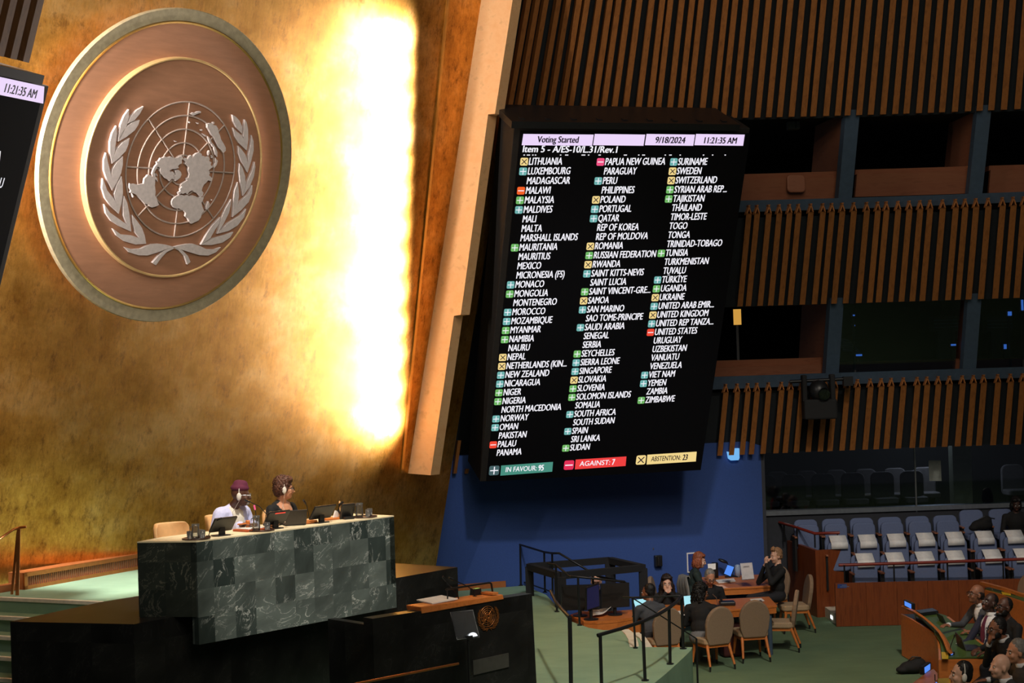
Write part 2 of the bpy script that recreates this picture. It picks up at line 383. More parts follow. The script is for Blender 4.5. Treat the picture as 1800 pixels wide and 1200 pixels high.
def solve(x, y, off=0.0):
    """wall parameters (s, z) seen at a pixel"""
    s, z = WS[-1]*(x-780)/1320, HCAM-(y-612)/100
    for _ in range(25):
        a = proj(wall(s, z, off)); e = (x-a[0], y-a[1])
        if abs(e[0])+abs(e[1]) < 0.02: break
        b = proj(wall(s+0.05, z, off)); c = proj(wall(s, z+0.05, off))
        j = ((b[0]-a[0])/0.05, (c[0]-a[0])/0.05, (b[1]-a[1])/0.05, (c[1]-a[1])/0.05)
        det = j[0]*j[3]-j[1]*j[2]
        s += (e[0]*j[3]-e[1]*j[1])/det; z += (j[0]*e[1]-j[2]*e[0])/det
        s = min(max(s, 0), WS[-1])
    return s, z
def strip(bm, s0, s1, zlo, zhi, off=0.0, th=0.05, n=24, mi=0):
    """curved band of the side wall between two heights (numbers or functions of s), th thick towards the back"""
    fl = zlo if callable(zlo) else (lambda s: zlo); fh = zhi if callable(zhi) else (lambda s: zhi)
    rows = []
    for i in range(n+1):
        s = s0+(s1-s0)*i/n
        rows.append([bm.verts.new(p) for p in (wall(s, fl(s), off), wall(s, fh(s), off), wall(s, fh(s), off-th), wall(s, fl(s), off-th))])
    fs = []
    for A, B in zip(rows, rows[1:]):
        for k in range(4):
            fs.append(bm.faces.new((A[k], B[k], B[(k+1) % 4], A[(k+1) % 4])))
    fs.append(bm.faces.new(rows[0])); fs.append(bm.faces.new(rows[-1][::-1]))
    for f in fs: f.material_index = mi
    bmesh.ops.recalc_face_normals(bm, faces=fs)
def lin(pa, pb, off=0.0):
    a = solve(*pa, off); b = solve(*pb, off)
    return lambda s: a[1]+(b[1]-a[1])*(s-a[0])/(b[0]-a[0])

# floors
bm = nb(); ext(bm, [V((-16, 4, -0.1)), V((24, 4, -0.1)), V((24, 40, -0.1)), V((-16, 40, -0.1))], (0, 0, 0.1)); struct('floor', bm, 'carpet')
ZP = 0.85
edge = [(905, 1022), (960, 1045), (985, 1072), (1002, 1091), (1035, 1103), (1060, 1107), (1091, 1107), (1100, 1116), (1106, 1127), (1108, 1137), (1160, 1137), (1217, 1137), (1214, 1143), (1203, 1154), (1190, 1166), (1170, 1184), (1148, 1202), (1120, 1226), (1060, 1270)]
pl = [at_z(x, y, ZP) for x, y in edge]
# upper stage
stp = lambda x, y: at_z(x, y, 2.0)
A0, A1 = stp(0, 1050), stp(180, 1058)
ND = (A1-A0).normalized(); DD = V((ND.y, -ND.x, 0))                   # along a nosing; down the stair
if DD.y > 0: DD = -DD
BL, BF = stp(18, 1093), stp(235, 1097.5)
BU = V((cos(radians(51.3)), sin(radians(51.3)), 0)); BR = BF+BU*5.12
blk_in = [V((0.6, 16.0, ZP)), V((-3.0, 16.0, ZP)), BF+BU*0.25-V((-0.01, 0.01, 0)), BR+V((0.01, -0.01, 0)), V((-0.75, 22.0, ZP)), V((-1.05, 27.6, ZP)), V((-1.0, 27.95, ZP)), V((0.05, 28.35, ZP))]
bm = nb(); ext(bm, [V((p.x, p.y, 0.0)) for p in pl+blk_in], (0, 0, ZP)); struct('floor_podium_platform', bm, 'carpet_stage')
BN_ = V((-BU.y, BU.x, 0)); st = [A0-ND*0.85, A1+BN_*0.01, A1+BU*3.9+BN_*0.01, GP+GU*5.0, GP+GU*(-1.2)]
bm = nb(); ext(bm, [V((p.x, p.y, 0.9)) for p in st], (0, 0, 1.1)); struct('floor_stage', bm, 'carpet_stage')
# gold wall
bm = nb(); g = lambda u, v, n=0: GP+GU*u+GV*v+GN*n
ext(bm, [g(-6, -1.2), g(7.08, -1.2), g(7.08, 11), g(-6, 11)], -GN*0.3); struct('wall_gold', bm, 'gold')
bm = nb(); ext(bm, [g(5.90, 0.95), g(5.95, 0.95), g(5.34, 8.6), g(5.29, 8.6)], GN*0.02); struct('trim_3', bm, 'gold_trim')
# fin of pale wood at the right end of the gold wall
FO = g(6.08, 0)
def fin_vn(x, y):
    p = on_plane(x, y, FO, GU)-FO; return p.dot(GV), p.dot(GN)
fpx = [(720, 833), (757, 835), (798, 555), (810, 553), (858, 201), (870, 200), (929, -180), (875, -180)]
fv = [fin_vn(*p) for p in fpx]; fv[0] = (fv[0][0], 0.0); fv[-1] = (fv[-1][0], 0.0)
bm = nb(); ext(bm, [FO+GV*a+GN*b for a, b in fv], GU*0.2); struct('trim_1', bm, 'fin_wood')
# blue lower wall of the side
bb = [at_z(808, 1037.6, ZP)]; ang = 21.3; p = bb[0].copy()
u21 = V((cos(radians(21.3)), sin(radians(21.3)), 0)); bb = [p-u21*2.2]; q = p.copy()
while proj(q)[0] < 1320:
    bb.append(q.copy()); q = q+V((cos(radians(ang)), sin(radians(ang)), 0))*0.4; ang -= 0.25
bb.append(q)
bm = nb()
def wallstrip(bm, pts, z0, z1, th, mi=0):
    for a, b in zip(pts, pts[1:]):
        n = V((b.y-a.y, -(b.x-a.x), 0)).normalized()
        ext(bm, [V((a.x, a.y, z0)), V((b.x, b.y, z0)), V((b.x, b.y, z1)), V((a.x, a.y, z1))], -n*th, mi)
wallstrip(bm, bb, 0, 3.05, 0.2); bmesh.ops.remove_doubles(bm, verts=bm.verts, dist=1e-4); struct('wall_blue', bm, 'blue_wall')
BLUE = bb
def blue_pt(x, z, off=0.0):
    """point of the blue wall under pixel column x, off metres in front"""
    for a, b in zip(BLUE, BLUE[1:]):
        if proj(V((a.x, a.y, z)))[0] <= x <= proj(V((b.x, b.y, z)))[0]:
            xa, xb = proj(V((a.x, a.y, z)))[0], proj(V((b.x, b.y, z)))[0]
            q = a+(b-a)*((x-xa)/(xb-xa)); n = V((b.y-a.y, -(b.x-a.x), 0)).normalized(); return V((q.x, q.y, z))+n*off, n
bm = nb(); wallstrip(bm, [V((p.x, p.y, 0))+V((0.36, -0.93, 0))*0.03 for p in bb[:4]], ZP, ZP+0.10, 0.04); struct('baseboard_right', bm, 'base_wood')
# dark return and glazed lower wall behind the blue seats
GL = at_y(1322, 902, 31.0); GR = at_y(1830, 884, 31.2); GLt = V((GL.x, GL.y, 3.6))
bm = nb()
ext(bm, [V((bb[-1].x, bb[-1].y, 0)), V((GL.x, GL.y, 0)), V((GL.x, GL.y, 3.4)), V((bb[-1].x, bb[-1].y, 3.4))], (0.06, 0, 0))
ext(bm, [V((GL.x, GL.y, 0)), V((GR.x+2, GR.y+0.05, 0)), V((GR.x+2, GR.y+0.05, GR.z-0.05)), V((GL.x, GL.y, GL.z-0.05))], (0, 0.2, 0))
struct('wall_right_dado', bm, 'dado')
bm = nb(); ext(bm, [GL+V((0.05, -0.05, -0.05)), V((GR.x+2, GR.y, GR.z-0.05)), V((GR.x+2, GR.y, GR.z+0.03)), GL+V((0.05, -0.05, 0.03))], (0, 0.25, 0)); struct('trim_2', bm, 'sill_metal')
bm = nb(); 
ext(bm, [V((GL.x-0.4, 34.5, -0.05)), V((16, 34.5, -0.05)), V((16, 34.5, 12.2)), V((GL.x-0.4, 34.5, 12.2))], (0, 0.1, 0))
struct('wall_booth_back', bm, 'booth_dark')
glass_x = [1322, 1610.5, 1835]
for i, (xa, xb) in enumerate(zip(glass_x, glass_x[1:])):
    a = at_y(xa, 890, 31.12); b = at_y(xb, 890, 31.12)
    bm = nb(); ext(bm, [V((a.x+0.012, 31.12, GL.z)), V((b.x-0.012, 31.12, GL.z)), V((b.x-0.012, 31.12, 3.5)), V((a.x+0.012, 31.12, 3.5))], (0, 0.012, 0))
    wn_ = struct('window_%d' % (i+1), bm, 'dark_glass')
bm = nb(); a = at_y(1611, 890, 31.1); box(bm, (a.x, 31.12, 2.6), (0.025, 0.05, 2.0)); struct('trim_4', bm, 'steel')
bm = nb(); a = at_y(1676, 850, 31.9); b = at_y(1709, 850, 31.9); box(bm, ((a.x+b.x)/2, 32.05, 2.0), (b.x-a.x, 0.3, 4.0)); struct('column_right', bm, plain('column_plaster', s2l(150, 150, 118), 0.8))
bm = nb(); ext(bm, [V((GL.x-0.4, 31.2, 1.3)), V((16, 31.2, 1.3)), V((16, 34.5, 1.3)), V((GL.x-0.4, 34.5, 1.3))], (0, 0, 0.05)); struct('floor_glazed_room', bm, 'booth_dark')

bm = nb(); strip(bm, 0.0, solve(1262, 500)[0], 3.0, 8.9, -0.8, 0.2); struct('wall_right_behind_screen', bm, 'backing')
# ---- three slatted galleries
T1B = [880+x/3.913 for x in (37, 100, 160, 248, 318, 397, 455, 545, 620, 683, 758, 835, 925, 1002, 1060, 1140, 1212, 1275, 1365, 1448, 1513, 1588, 1665, 1748)] + \
      [1340+x/3.913 for x in (25, 100, 182, 265, 330, 420, 500, 567, 647, 727, 812, 895, 972, 1058, 1140, 1217, 1305, 1395, 1475, 1555, 1642, 1735, 1818, 1890, 1975)]
T2T = [1240+x/3.157 for x in (229, 275, 340, 398, 455, 505, 573, 640, 690, 748, 812, 884, 945, 993, 1058, 1120, 1180, 1235, 1305, 1377, 1430, 1490, 1558, 1637, 1697, 1755, 1822, 1880)]
T3T = [1240+x/3.214 for x in (103, 168, 228, 280, 345, 418, 470, 533, 600, 668, 722, 790, 848, 920, 982, 1038, 1107, 1185, 1240, 1303, 1367, 1440, 1503, 1560, 1640, 1712, 1780, 1850, 1905)]
def slat_set(bm, px, ypx, z0f, z1f, wpx, notch):
    """hollow three-sided slats; notch: the slanted open cut at the head"""
    for x in px:
        s, z = solve(x+5, ypx(x)); u, n = wdir(s)
        wd = wpx(x)*29.0/FOC; lo, hi = wall(s, z0f(s)), wall(s, z1f(s)); up = (hi-lo).normalized()
        a = [-u*wd/2, u*wd/2, -u*wd*0.1 - n*0.14]                  # flat front, point to the back
        if not notch:
            ext(bm, [lo+k for k in a], hi-lo, 0)
        else:
            body = hi-up*0.145
            ext(bm, [lo+k for k in a], body-lo, 0)
            # open triangular head: three thin rims
            fw = 0.020; L0, R0, T0 = body-u*wd/2, body+u*wd/2, hi-u*wd*0.08
            for p, q in ((L0, R0), (R0, T0), (T0, L0)):
                t = (q-p).normalized(); m_ = up if abs(t.dot(u)) > 0.9 else u*(-1 if p == T0 else 1)
                ext(bm, [p, q, q-m_*fw, p-m_*fw], -n*0.10, 1)
ymid = lambda x0, y0, x1, y1: (lambda x: y0+(y1-y0)*(x-x0)/(x1-x0))
S_L, S_R = 0.3, WS[-1]-0.2
def gallery(label, px, ypx, z0f, z1f, s0, notch, back, sillz=None, name='slatted_gallery_front'):
    t = thing(name, label, 'slatted panel', wall((s0+S_R)/2, z0f((s0+S_R)/2)))
    bm = nb(); slat_set(bm, px, ypx, z0f, z1f, lambda x: 8.6+2.2*(x-900)/900, notch); obj('slats', bm, ['slat_wood', 'slat_end'], t, world=True)
    bm = nb(); strip(bm, s0, S_R, z0f, lambda s: z1f(s)+back, -0.24, 0.06); obj('backing_panel', bm, 'backing', t, world=True)
    if sillz:
        bm = nb(); strip(bm, s0, S_R, sillz[0], sillz[1], -0.10, 0.5); obj('sill', bm, 'sill', t, world=True)
    return t
y1 = ymid(900, 201.5, 1290, 207); y1b = ymid(1290, 207, 1800, 191)
yb1 = lambda x: y1(x) if x < 1290 else y1b(x)
z1b = lin((1290, 207), (1800, 191)); z1l = lin((900, 201), (1290, 207)); sm = solve(1290, 207)[0]
zb1 = lambda s: z1l(s) if s < sm else z1b(s)
gallery('tall band of brown timber slats filling the top right, above the screen', T1B, yb1, zb1, lambda s: 11.6, 0.25, False, 0.0, name='upper_slatted_wall')
z2b = lin((1311, 538), (1796, 523)); z2t = lin((1327, 360), (1796, 345))
zs2a, zs2b = lin((1327, 371), (1796, 354)), lin((1320, 351), (1796, 336))
gallery('middle gallery front of spaced brown slats under the upper booths', T2T, lambda x: ymid(1327, 366, 1796, 351)(x), z2b, z2t, solve(1180, 450)[0], True, -0.18, (zs2a, zs2b))
z3b = lin((1259, 801), (1783, 781)); z3t = lin((1271, 675), (1796, 656))
zs3a, zs3b = lin((1271, 684), (1796, 664)), lin((1271, 662), (1796, 645))
gallery('lowest gallery front of brown slats, above the glazed wall and blue seats', T3T, lambda x: ymid(1271, 681, 1796, 663)(x), z3b, z3t, solve(1180, 750)[0], True, -0.14, (zs3a, zs3b))
# loose slats showing between the fin and the big screen
t = thing('slatted_wall_edge', 'few thin golden slats in the dark gap between the pale fin and the screen', 'slatted panel', wall(0.8, 6.0, -0.1))
for pa, pb, wd in (((881, 203), (836, 552), .05), ((816, 557), (780.5, 832), .05), ((808, 774), (800, 832), .06), ((822, 824), (820, 832), .06)):
    (sa, za), (sb, zb_) = solve(*pa, -0.15), solve(*pb, -0.15); u, n = wdir(sb); a_, b_ = wall(sa, za, -0.15), wall(sb, zb_, -0.15)
    bm = nb(); ext(bm, [b_-u*wd/2, b_+u*wd/2, b_-n*.10], a_-b_); obj('slat', bm, 'gold_trim' if wd < .055 else 'slat_wood', t, world=True)
# deck slabs, soffits and dividers of the booths
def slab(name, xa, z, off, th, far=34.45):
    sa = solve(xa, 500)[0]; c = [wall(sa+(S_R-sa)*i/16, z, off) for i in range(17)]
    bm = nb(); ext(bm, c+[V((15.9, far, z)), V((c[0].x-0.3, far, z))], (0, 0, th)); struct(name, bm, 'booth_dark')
zu, zm = zs2a(sm)-0.02, zs3a(sm)-0.02
slab('floor_upper_booths', 1180, zu, -0.65, -0.12); slab('floor_middle_booths', 1180, zm, -0.65, -0.12)
slab('ceiling_upper_booths', 1180, zb1(sm)+0.12, -0.34, 0.12); slab('ceiling_middle_booths', 1180, z2b(sm)+0.16, -0.34, 0.12)
slab('ceiling_glazed_room', 1200, z3b(sm)+0.45, -0.36, 0.1)
k = 0
for (xt, yt, xb, yb, zt, zb) in ((1503, 203, 1490, 345, zb1, zs2b), (1734, 198, 1719, 335, zb1, zs2b), (1475, 533, 1467, 655, z2b, zs3b), (1717, 526, 1708, 646, z2b, zs3b)):
    st_, _ = solve(xt, yt); sb_, _ = solve(xb, yb); u, n = wdir(sb_); wd = 0.235
    lo, hi = wall(sb_, zb(sb_), -0.12), wall(st_, zt(st_)+0.1, -0.12)
    bm = nb(); ext(bm, [lo-u*wd/2, lo+u*wd/2, lo+u*wd/2-n*0.2, lo-u*wd/2-n*0.2], hi-lo, 0)
    k += 1; struct('trim_%d' % (k+4), bm, 'sill')
    bm = nb(); lo2, hi2 = lo-n*0.2, hi-n*0.2; 
    ext(bm, [lo2-u*0.05, lo2+u*0.05, lo2+u*0.05-n*1.6, lo2-u*0.05-n*1.6], hi2-lo2, 0); struct('wall_booth_divider_%d' % k, bm, 'booth_wood')
def booth_counter(xa, xb, y0, y1_, ref, off, label, step):
    """ledge board inside a booth opening; (xa..xb) at the left/right, y0 top and y1 bottom at xa"""
    dy = -15/480*(xb-xa)
    sa, za = solve(xa, y1_, off); sb, zb_ = solve(xb, y1_+dy, off); _, zt = solve(xa, y0, off); _, zt2 = solve(xb, y0+dy, off)
    t = thing('booth_ledge', label, 'ledge', wall(sa, za, off))
    f0 = lambda s: za+(zb_-za)*(s-sa)/(sb-sa); f1 = lambda s: zt+(zt2-zt)*(s-sa)/(sb-sa)
    fm = lambda s: f0(s)+(f1(s)-f0(s))*step
    bm = nb(); strip(bm, sa, sb, f0, fm, off, 0.08, 6); obj('front_board', bm, 'booth_wood', t, world=True)
    bm = nb(); strip(bm, sa, sb, fm, f1, off-0.10, 0.35, 6); obj('ledge_board', bm, 'booth_wood', t, world=True)
booth_counter(1300, 1483, 305, 354, 2, -0.45, 'red-brown ledge of the upper booth beside the screen, with a seat back behind', 0.78)
booth_counter(1503, 1718, 297, 346, 2, -0.45, 'red-brown ledge of the upper booth between the two upper blue posts', 0.82)
booth_counter(1738, 1830, 290, 339, 2, -0.45, 'red-brown ledge of the upper booth at the right edge', 0.82)
booth_counter(1255, 1448, 634, 665, 3, -0.45, 'red-brown ledge of the lower booth beside the screen', 0.6)
booth_counter(1470, 1694, 637, 657, 3, -0.5, 'brown ledge of the lower booth holding the blue-lit equipment', 0.9)
booth_counter(1712, 1830, 631, 650, 3, -0.5, 'brown ledge of the lower booth at the right edge', 0.9)
# panes of the lower booths
for i, (xa, xb) in enumerate(((1483, 1692), (1724, 1835))):
    sa, sb = solve(xa, 600)[0], solve(xb, 600)[0]
    bm = nb(); strip(bm, sa, sb, zs3b, z2b, -0.30, 0.01, 6); struct('window_%d' % (i+3), bm, 'dark_glass')

# ================================================================== EMBLEM
EM = mat4(g(0.535, 5.35), GU, GV, GN)
em = thing('emblem', 'huge round emblem of a globe between laurel branches on the gold wall', 'emblem', mw=EM)
bm = nb(); lathe(bm, [(1.80, 0.27), (1.93, 0.27), (1.95, 0.28), (1.95, 0.335), (1.94, 0.35), (1.80, 0.335), (1.79, 0.30)], seg=128); obj('outer_rim', bm, 'silver_leaf', em)
bm = nb(); lathe(bm, [(1.795, 0.28), (1.795, 0.335), (1.785, 0.345), (1.765, 0.335), (1.76, 0.30)], seg=128); obj('rim_lining', bm, 'gold_trim', em)
bm = nb(); lathe(bm, [(1.79, 0.335), (1.0, 0.335), (1.0, 0.29), (1.79, 0.29)], seg=96); obj('outer_disc', bm, 'bronze_cloth', em)
bm = nb(); lathe(bm, [(1.365, 0.32), (1.365, 0.425), (1.358, 0.438), (1.345, 0.438), (1.335, 0.42)], seg=128); obj('inner_ring', bm, 'ring_gold', em)
bm = nb(); lathe(bm, [(1.35, 0.41), (0.0, 0.41)], seg=96); obj('inner_disc', bm, 'bronze_cloth', em)
bm = nb(); lathe(bm, [(1.0, 0.0), (1.0, 0.30)], seg=48); obj('mount', bm, 'black_metal', em)
FACE = EM @ V((0, 0, 0.435)); EMI = EM.inverted()
def eml(a, b):
    p = EMI @ on_plane(160+a/3.748, 160+b/3.75, FACE, GN); return V((p.x, p.y, 0))
GLOBE = (0.069, -0.009)
def globe_bm(z, h, cx=GLOBE[0], cy=GLOBE[1], R=0.8415, rad=0.011):
    bm = nb()
    for f in (1.0, 0.8, 0.6, 0.4, 0.22):
        tube(bm, [V((cx+R*f*cos(2*pi*i/72), cy+R*f*sin(2*pi*i/72), z)) for i in range(72)], rad, 6, closed=True)
    for k in range(8):
        a = pi/2+k*pi/4+radians(1.2); tube(bm, [V((cx+R*0.2*cos(a), cy+R*0.2*sin(a), z)), V((cx+R*cos(a), cy+R*sin(a), z))], rad, 6)
    return bm
LAND = [
 [(452,440),(466,440),(480,430),(500,436),(520,430),(540,442),(560,440),(575,430),(592,425),(600,440),(590,452),(592,475),(578,480),(565,492),(572,505),(548,512),(530,512),(510,520),(514,534),(530,528),(545,545),(535,556),(548,565),(540,580),(525,575),(510,592),(498,580),(480,572),(468,556),(455,545),(446,525),(450,505),(432,495),(424,510),(412,530),(402,560),(395,545),(402,520),(414,496),(430,478),(425,465),(440,460)],
 [(548,520),(570,518),(585,532),(590,548),(580,570),(560,585),(548,592),(545,575),(538,562),(552,548)],
 [(247,606),(262,612),(280,610),(300,616),(340,608),(343,588),(345,575),(358,564),(368,550),(382,552),(400,562),(412,575),(416,592),(413,620),(418,660),(416,690),(425,700),(430,722),(440,748),(425,757),(395,765),(380,758),(372,745),(350,742),(325,715),(305,695),(290,680),(270,672),(250,668),(256,655),(245,635)],
 [(398,560),(410,538),(418,545),(416,562),(428,570),(432,596),(426,585),(412,578)],
 [(602,448),(618,440),(628,448),(640,428),(652,420),(650,440),(662,436),(674,420),(690,408),(706,404),(722,412),(722,428),(735,426),(752,434),(768,430),(775,446),(770,458),(786,468),(780,484),(796,500),(782,508),(768,522),(776,540),(770,552),(790,572),(784,592),(764,586),(750,604),(738,612),(726,636),(722,655),(734,668),(728,690),(714,696),(700,682),(688,668),(672,664),(660,652),(640,662),(628,678),(616,668),(600,676),(586,672),(572,682),(566,668),(582,658),(580,642),(592,630),(582,618),(596,606),(612,596),(626,588),(622,576),(634,568),(640,545),(632,520),(636,500),(624,488),(610,478),(618,468)],
 [(524,728),(532,710),(550,695),(572,684),(592,682),(610,690),(626,684),(642,692),(662,686),(680,690),(696,702),(712,696),(736,700),(730,716),(720,735),(726,760),(738,788),(722,805),(716,832),(700,852),(676,862),(655,872),(640,858),(632,838),(614,824),(618,802),(606,786),(588,780),(575,770),(552,772),(538,764),(526,748)],
 [(752,778),(752,755),(760,735),(766,724),(774,742),(768,766),(758,780)],
 [(760,216),(772,210),(790,210),(800,222),(818,226),(830,246),(832,268),(842,290),(850,318),(866,344),(880,372),(880,392),(866,406),(852,388),(834,372),(822,350),(800,300),(786,286),(772,258),(760,240)],
 [(650,150),(664,142),(680,142),(696,134),(716,132),(718,142),(700,146),(686,152),(668,160)],
 [(794,206),(804,202),(806,214),(798,216)], [(690,206),(704,208),(700,216)], [(640,200),(650,204),(642,210)], [(716,256),(728,252),(724,262)],
 [(726,278),(742,284),(756,294),(748,298)], [(762,296),(774,306),(784,328),(788,350),(778,344),(768,322)],
 [(790,338),(800,352),(796,366),(788,352)], [(800,350),(814,372),(826,402),(824,432),(814,420),(806,392)],
 [(812,438),(828,458),(820,486),(806,504),(800,496),(812,474)], [(764,402),(774,390),(776,408),(766,424)], [(784,420),(796,430),(790,440)], [(545,326),(560,330),(552,334)],
 [(420,540),(430,552),(428,560)], [(786,712),(794,714),(788,720)], [(760,536),(770,538),(764,546)], [(262,672),(276,690),(270,700)]]
LEAF_L = [
 [(247,120),(215,165),(193,220),(182,270),(176,332),(205,285),(232,225),(246,165)], [(345,100),(300,125),(260,165),(238,214),(282,192),(318,150)],
 [(318,190),(270,205),(225,240),(195,280),(177,332),(230,302),(285,258),(308,222)], [(165,228),(138,275),(122,335),(121,400),(135,478),(153,400),(160,340),(167,280)],
 [(250,310),(205,338),(170,375),(150,420),(135,478),(182,440),(225,395),(243,350)], [(97,405),(82,455),(82,520),(105,590),(137,655),(132,600),(126,540),(106,460)],
 [(207,430),(165,470),(136,520),(129,570),(137,652),(167,598),(195,540),(206,485)], [(75,575),(70,640),(90,705),(130,760),(180,808),(166,750),(145,705),(104,655)],
 [(198,560),(165,620),(150,680),(160,740),(180,805),(196,740),(207,670),(205,610)], [(85,745),(95,805),(130,855),(185,890),(262,925),(235,880),(190,848),(122,800)],
 [(215,690),(207,750),(210,820),(230,870),(262,925),(256,860),(248,800),(235,735)], [(140,905),(165,950),(220,990),(290,1010),(360,1005),(320,970),(270,952),(195,945)],
 [(268,815),(272,870),(288,930),(318,970),(360,1005),(350,950),(332,900),(300,855)],
 [(218,1028),(250,1062),(310,1081),(370,1082),(430,1064),(490,1042),(530,1030),(575,1048),(612,1085),(632,1142),(652,1125),(635,1085),(600,1050),(545,1026),(500,1014),(445,1006),(400,1008),(362,1020),(325,1038),(270,1042)]]
LEAF_R = [
 [(928,155),(935,200),(955,240),(990,278),(993,235),(975,195),(950,168)], [(1010,187),(1003,240),(1000,300),(1024,388),(1033,320),(1031,250),(1022,205)],
 [(932,240),(945,300),(970,340),(1022,390),(1012,330),(988,290),(952,262)], [(1055,290),(1049,350),(1034,420),(1028,535),(1052,460),(1068,390),(1067,330)],
 [(967,360),(968,410),(985,460),(1027,535),(1031,480),(1015,420),(990,385)], [(1075,465),(1060,520),(1030,590),(998,690),(1042,630),(1070,560),(1079,500)],
 [(975,475),(972,530),(980,600),(998,690),(1016,620),(1012,560),(995,505)], [(1060,620),(1030,680),(975,730),(928,830),(988,782),(1035,730),(1058,672)],
 [(963,600),(942,660),(935,730),(930,825),(961,760),(971,690),(969,640)], [(1020,775),(980,820),(900,868),(828,940),(905,920),(962,885),(1005,830)],
 [(920,712),(885,770),(855,840),(830,938),(872,870),(906,800),(917,750)], [(935,928),(880,948),(800,970),(720,1012),(790,1014),(862,998),(912,965)],
 [(850,830),(800,880),(760,940),(722,1010),(782,970),(816,910),(842,870)],
 [(853,1028),(820,1062),(770,1083),(710,1080),(650,1062),(600,1046),(545,1036),(495,1060),(458,1100),(425,1146),(402,1130),(440,1085),(480,1050),(530,1030),(580,1016),(630,1007),(672,1006),(715,1020),(760,1042),(810,1043)]]
def flat_bm(polys, z, h, sc=None):
    bm = nb()
    for p in polys:
        q = [eml(*a)+V((0, 0, z)) for a in p]
        if sc: q = [V((a.x*sc, a.y*sc, z)) for a in q]
        ext(bm, q, (0, 0, h))
    return bm
obj('globe_grid', globe_bm(0.425, 0), 'grid_metal', em)
obj('land_map', flat_bm(LAND, 0.423, 0.035), 'cut_metal', em)
for o_ in em.children:
    if o_.name.startswith(('outer_rim', 'rim_lining', 'inner_ring', 'outer_disc')):
        for p_ in o_.data.polygons: p_.use_smooth = False
for lf in (LEAF_L, LEAF_R): obj('laurel_branch', flat_bm(lf, 0.411, 0.035), 'cut_metal', em)

# ================================================================== VOTING SCREENS
SU, SV, SN = frame(radians(17.6), radians(23.47)); SCL = 26.4/27.0
SO = at_y(1081.2, 544.3, 26.4); SW, SH = 3.635*SCL, 5.721*SCL
SM = mat4(SO, SU, SV, SN); SMI = SM.inverted()
def sl(x, y):
    p = SMI @ on_plane(x, y, SO, SN); return p.x, p.y
scr = thing('voting_screen', 'tall black tilted voting screen listing country names, beside the gold wall', 'screen', mw=SM)
xl, yb_ = sl(845, 848); xr, yt_ = sl(1320, 226)
bm = nb(); box(bm, ((xl+xr)/2, (yt_+yb_)/2, -0.40), (xr-xl, yt_-yb_, 0.74)); obj('housing', bm, 'bezel', scr, bevel=0.01)
bm = nb(); box(bm, (0.02, -0.02, -0.02), (SW+0.12, SH+0.1, 0.03)); obj('led_panel', bm, 'led', scr)
bm = nb(); hx0, hy0 = sl(893, 216); hx1, hy1 = sl(1292, 220); box(bm, ((hx0+hx1)/2, yt_+0.06, -0.30), (hx1-hx0, 0.10, 0.95))
for i in range(9): box(bm, (hx0+(hx1-hx0)*(i+0.5)/9, yt_+0.115, 0.0), (0.07, 0.02, 0.1))
obj('top_hood', bm, 'black_metal', scr)
bm = nb(); box(bm, ((xl+xr)/2, 0.6, -1.0), (1.6, 3.0, 0.5)); obj('wall_bracket', bm, 'black_metal', scr)
# header row
def header_cells(px, y0, y1_, S, T, lab=None):
    pass
CAP = None
def capratio():
    b = text_bm('H', 1.0); zs = [v.co.y for v in b.verts]; h = max(zs)-min(zs); b.free(); return h
CAP = capratio()
def put_text(dst, body, x, y, cap, xs, z, shear=0.0, align='LEFT', weight=0.0, tilt=0.0, fit=None):
    b = text_bm(body, cap/CAP, 1.0, shear, align, 0.0)
    if not len(b.verts): b.free(); return
    ws = [v.co.x for v in b.verts]; wd = max(ws)-min(ws)
    k = xs if fit is None else fit/wd
    e = weight*cap*0.9                                        # bold: the same letters set twice, a hair apart
    for i, (ox, oy) in enumerate(((-e, -e*0.4), (e, e*0.4)) if weight else ((0, 0),)):
        merge(dst, b.copy(), Matrix.Translation(V((x+ox, y+oy, z+0.0002*i))) @ Matrix.Rotation(tilt, 4, 'Z') @ Matrix.Diagonal((k, 1, 1, 1)))
    b.free()
hx = [(920, 1043.5), (1045.5, 1134), (1136.5, 1221.5), (1223.5, 1309)]
ht = [('Voting Started', 981, 245.5, 72), ('', 0, 0, 0), ('9/18/2024', 1178, 246.5, 52), ('11:21:35 AM', 1265.5, 247.2, 57)]
for (xa, xb), (tx, cx, cy, wpx) in zip(hx, ht):
    a, b_, c, d = sl(xa, 235.3), sl(xb, 236.5), sl(xb-3, 256), sl(xa-3, 255)
    bm = nb(); ext(bm, [V((*a, 0)), V((*b_, 0)), V((*c, 0)), V((*d, 0))], (0, 0, 0.004)); hc = obj('header_cell', bm, 'hdr', scr)
    if tx:
        bm = nb(); x, y = sl(cx, cy); w0 = sl(cx-wpx/2, cy)[0]; w1 = sl(cx+wpx/2, cy)[0]
        put_text(bm, tx, x, y, 0.095, 1, 0.006, 0.06, 'CENTER', 0.05, fit=w1-w0); obj('header_text', bm, 'hdr_text', hc)
bm = nb(); x, y = sl(918, 262); w1 = sl(1084, 263)[0]
put_text(bm, 'Item 5 - A/ES-10/L.31/Rev.1', x, y, 0.10, 1, 0.004, 0.06, 'LEFT', 0.05, fit=w1-x); obj('title_text', bm, 'text_white', scr)
bm = nb()
for q in (230, 258, 287, 305, 470, 510, 618, 628, 655, 724, 730, 897, 985, 1012, 1022, 1160, 1190, 1198, 1258, 1412, 1472, 1555):
    x, y = sl(860+q/3.75, 272.3); box(bm, (x, y, 0.003), (0.022 if q % 3 else 0.05, 0.014, 0.003))
obj('cut_off_title_line', bm, 'text_white', scr)
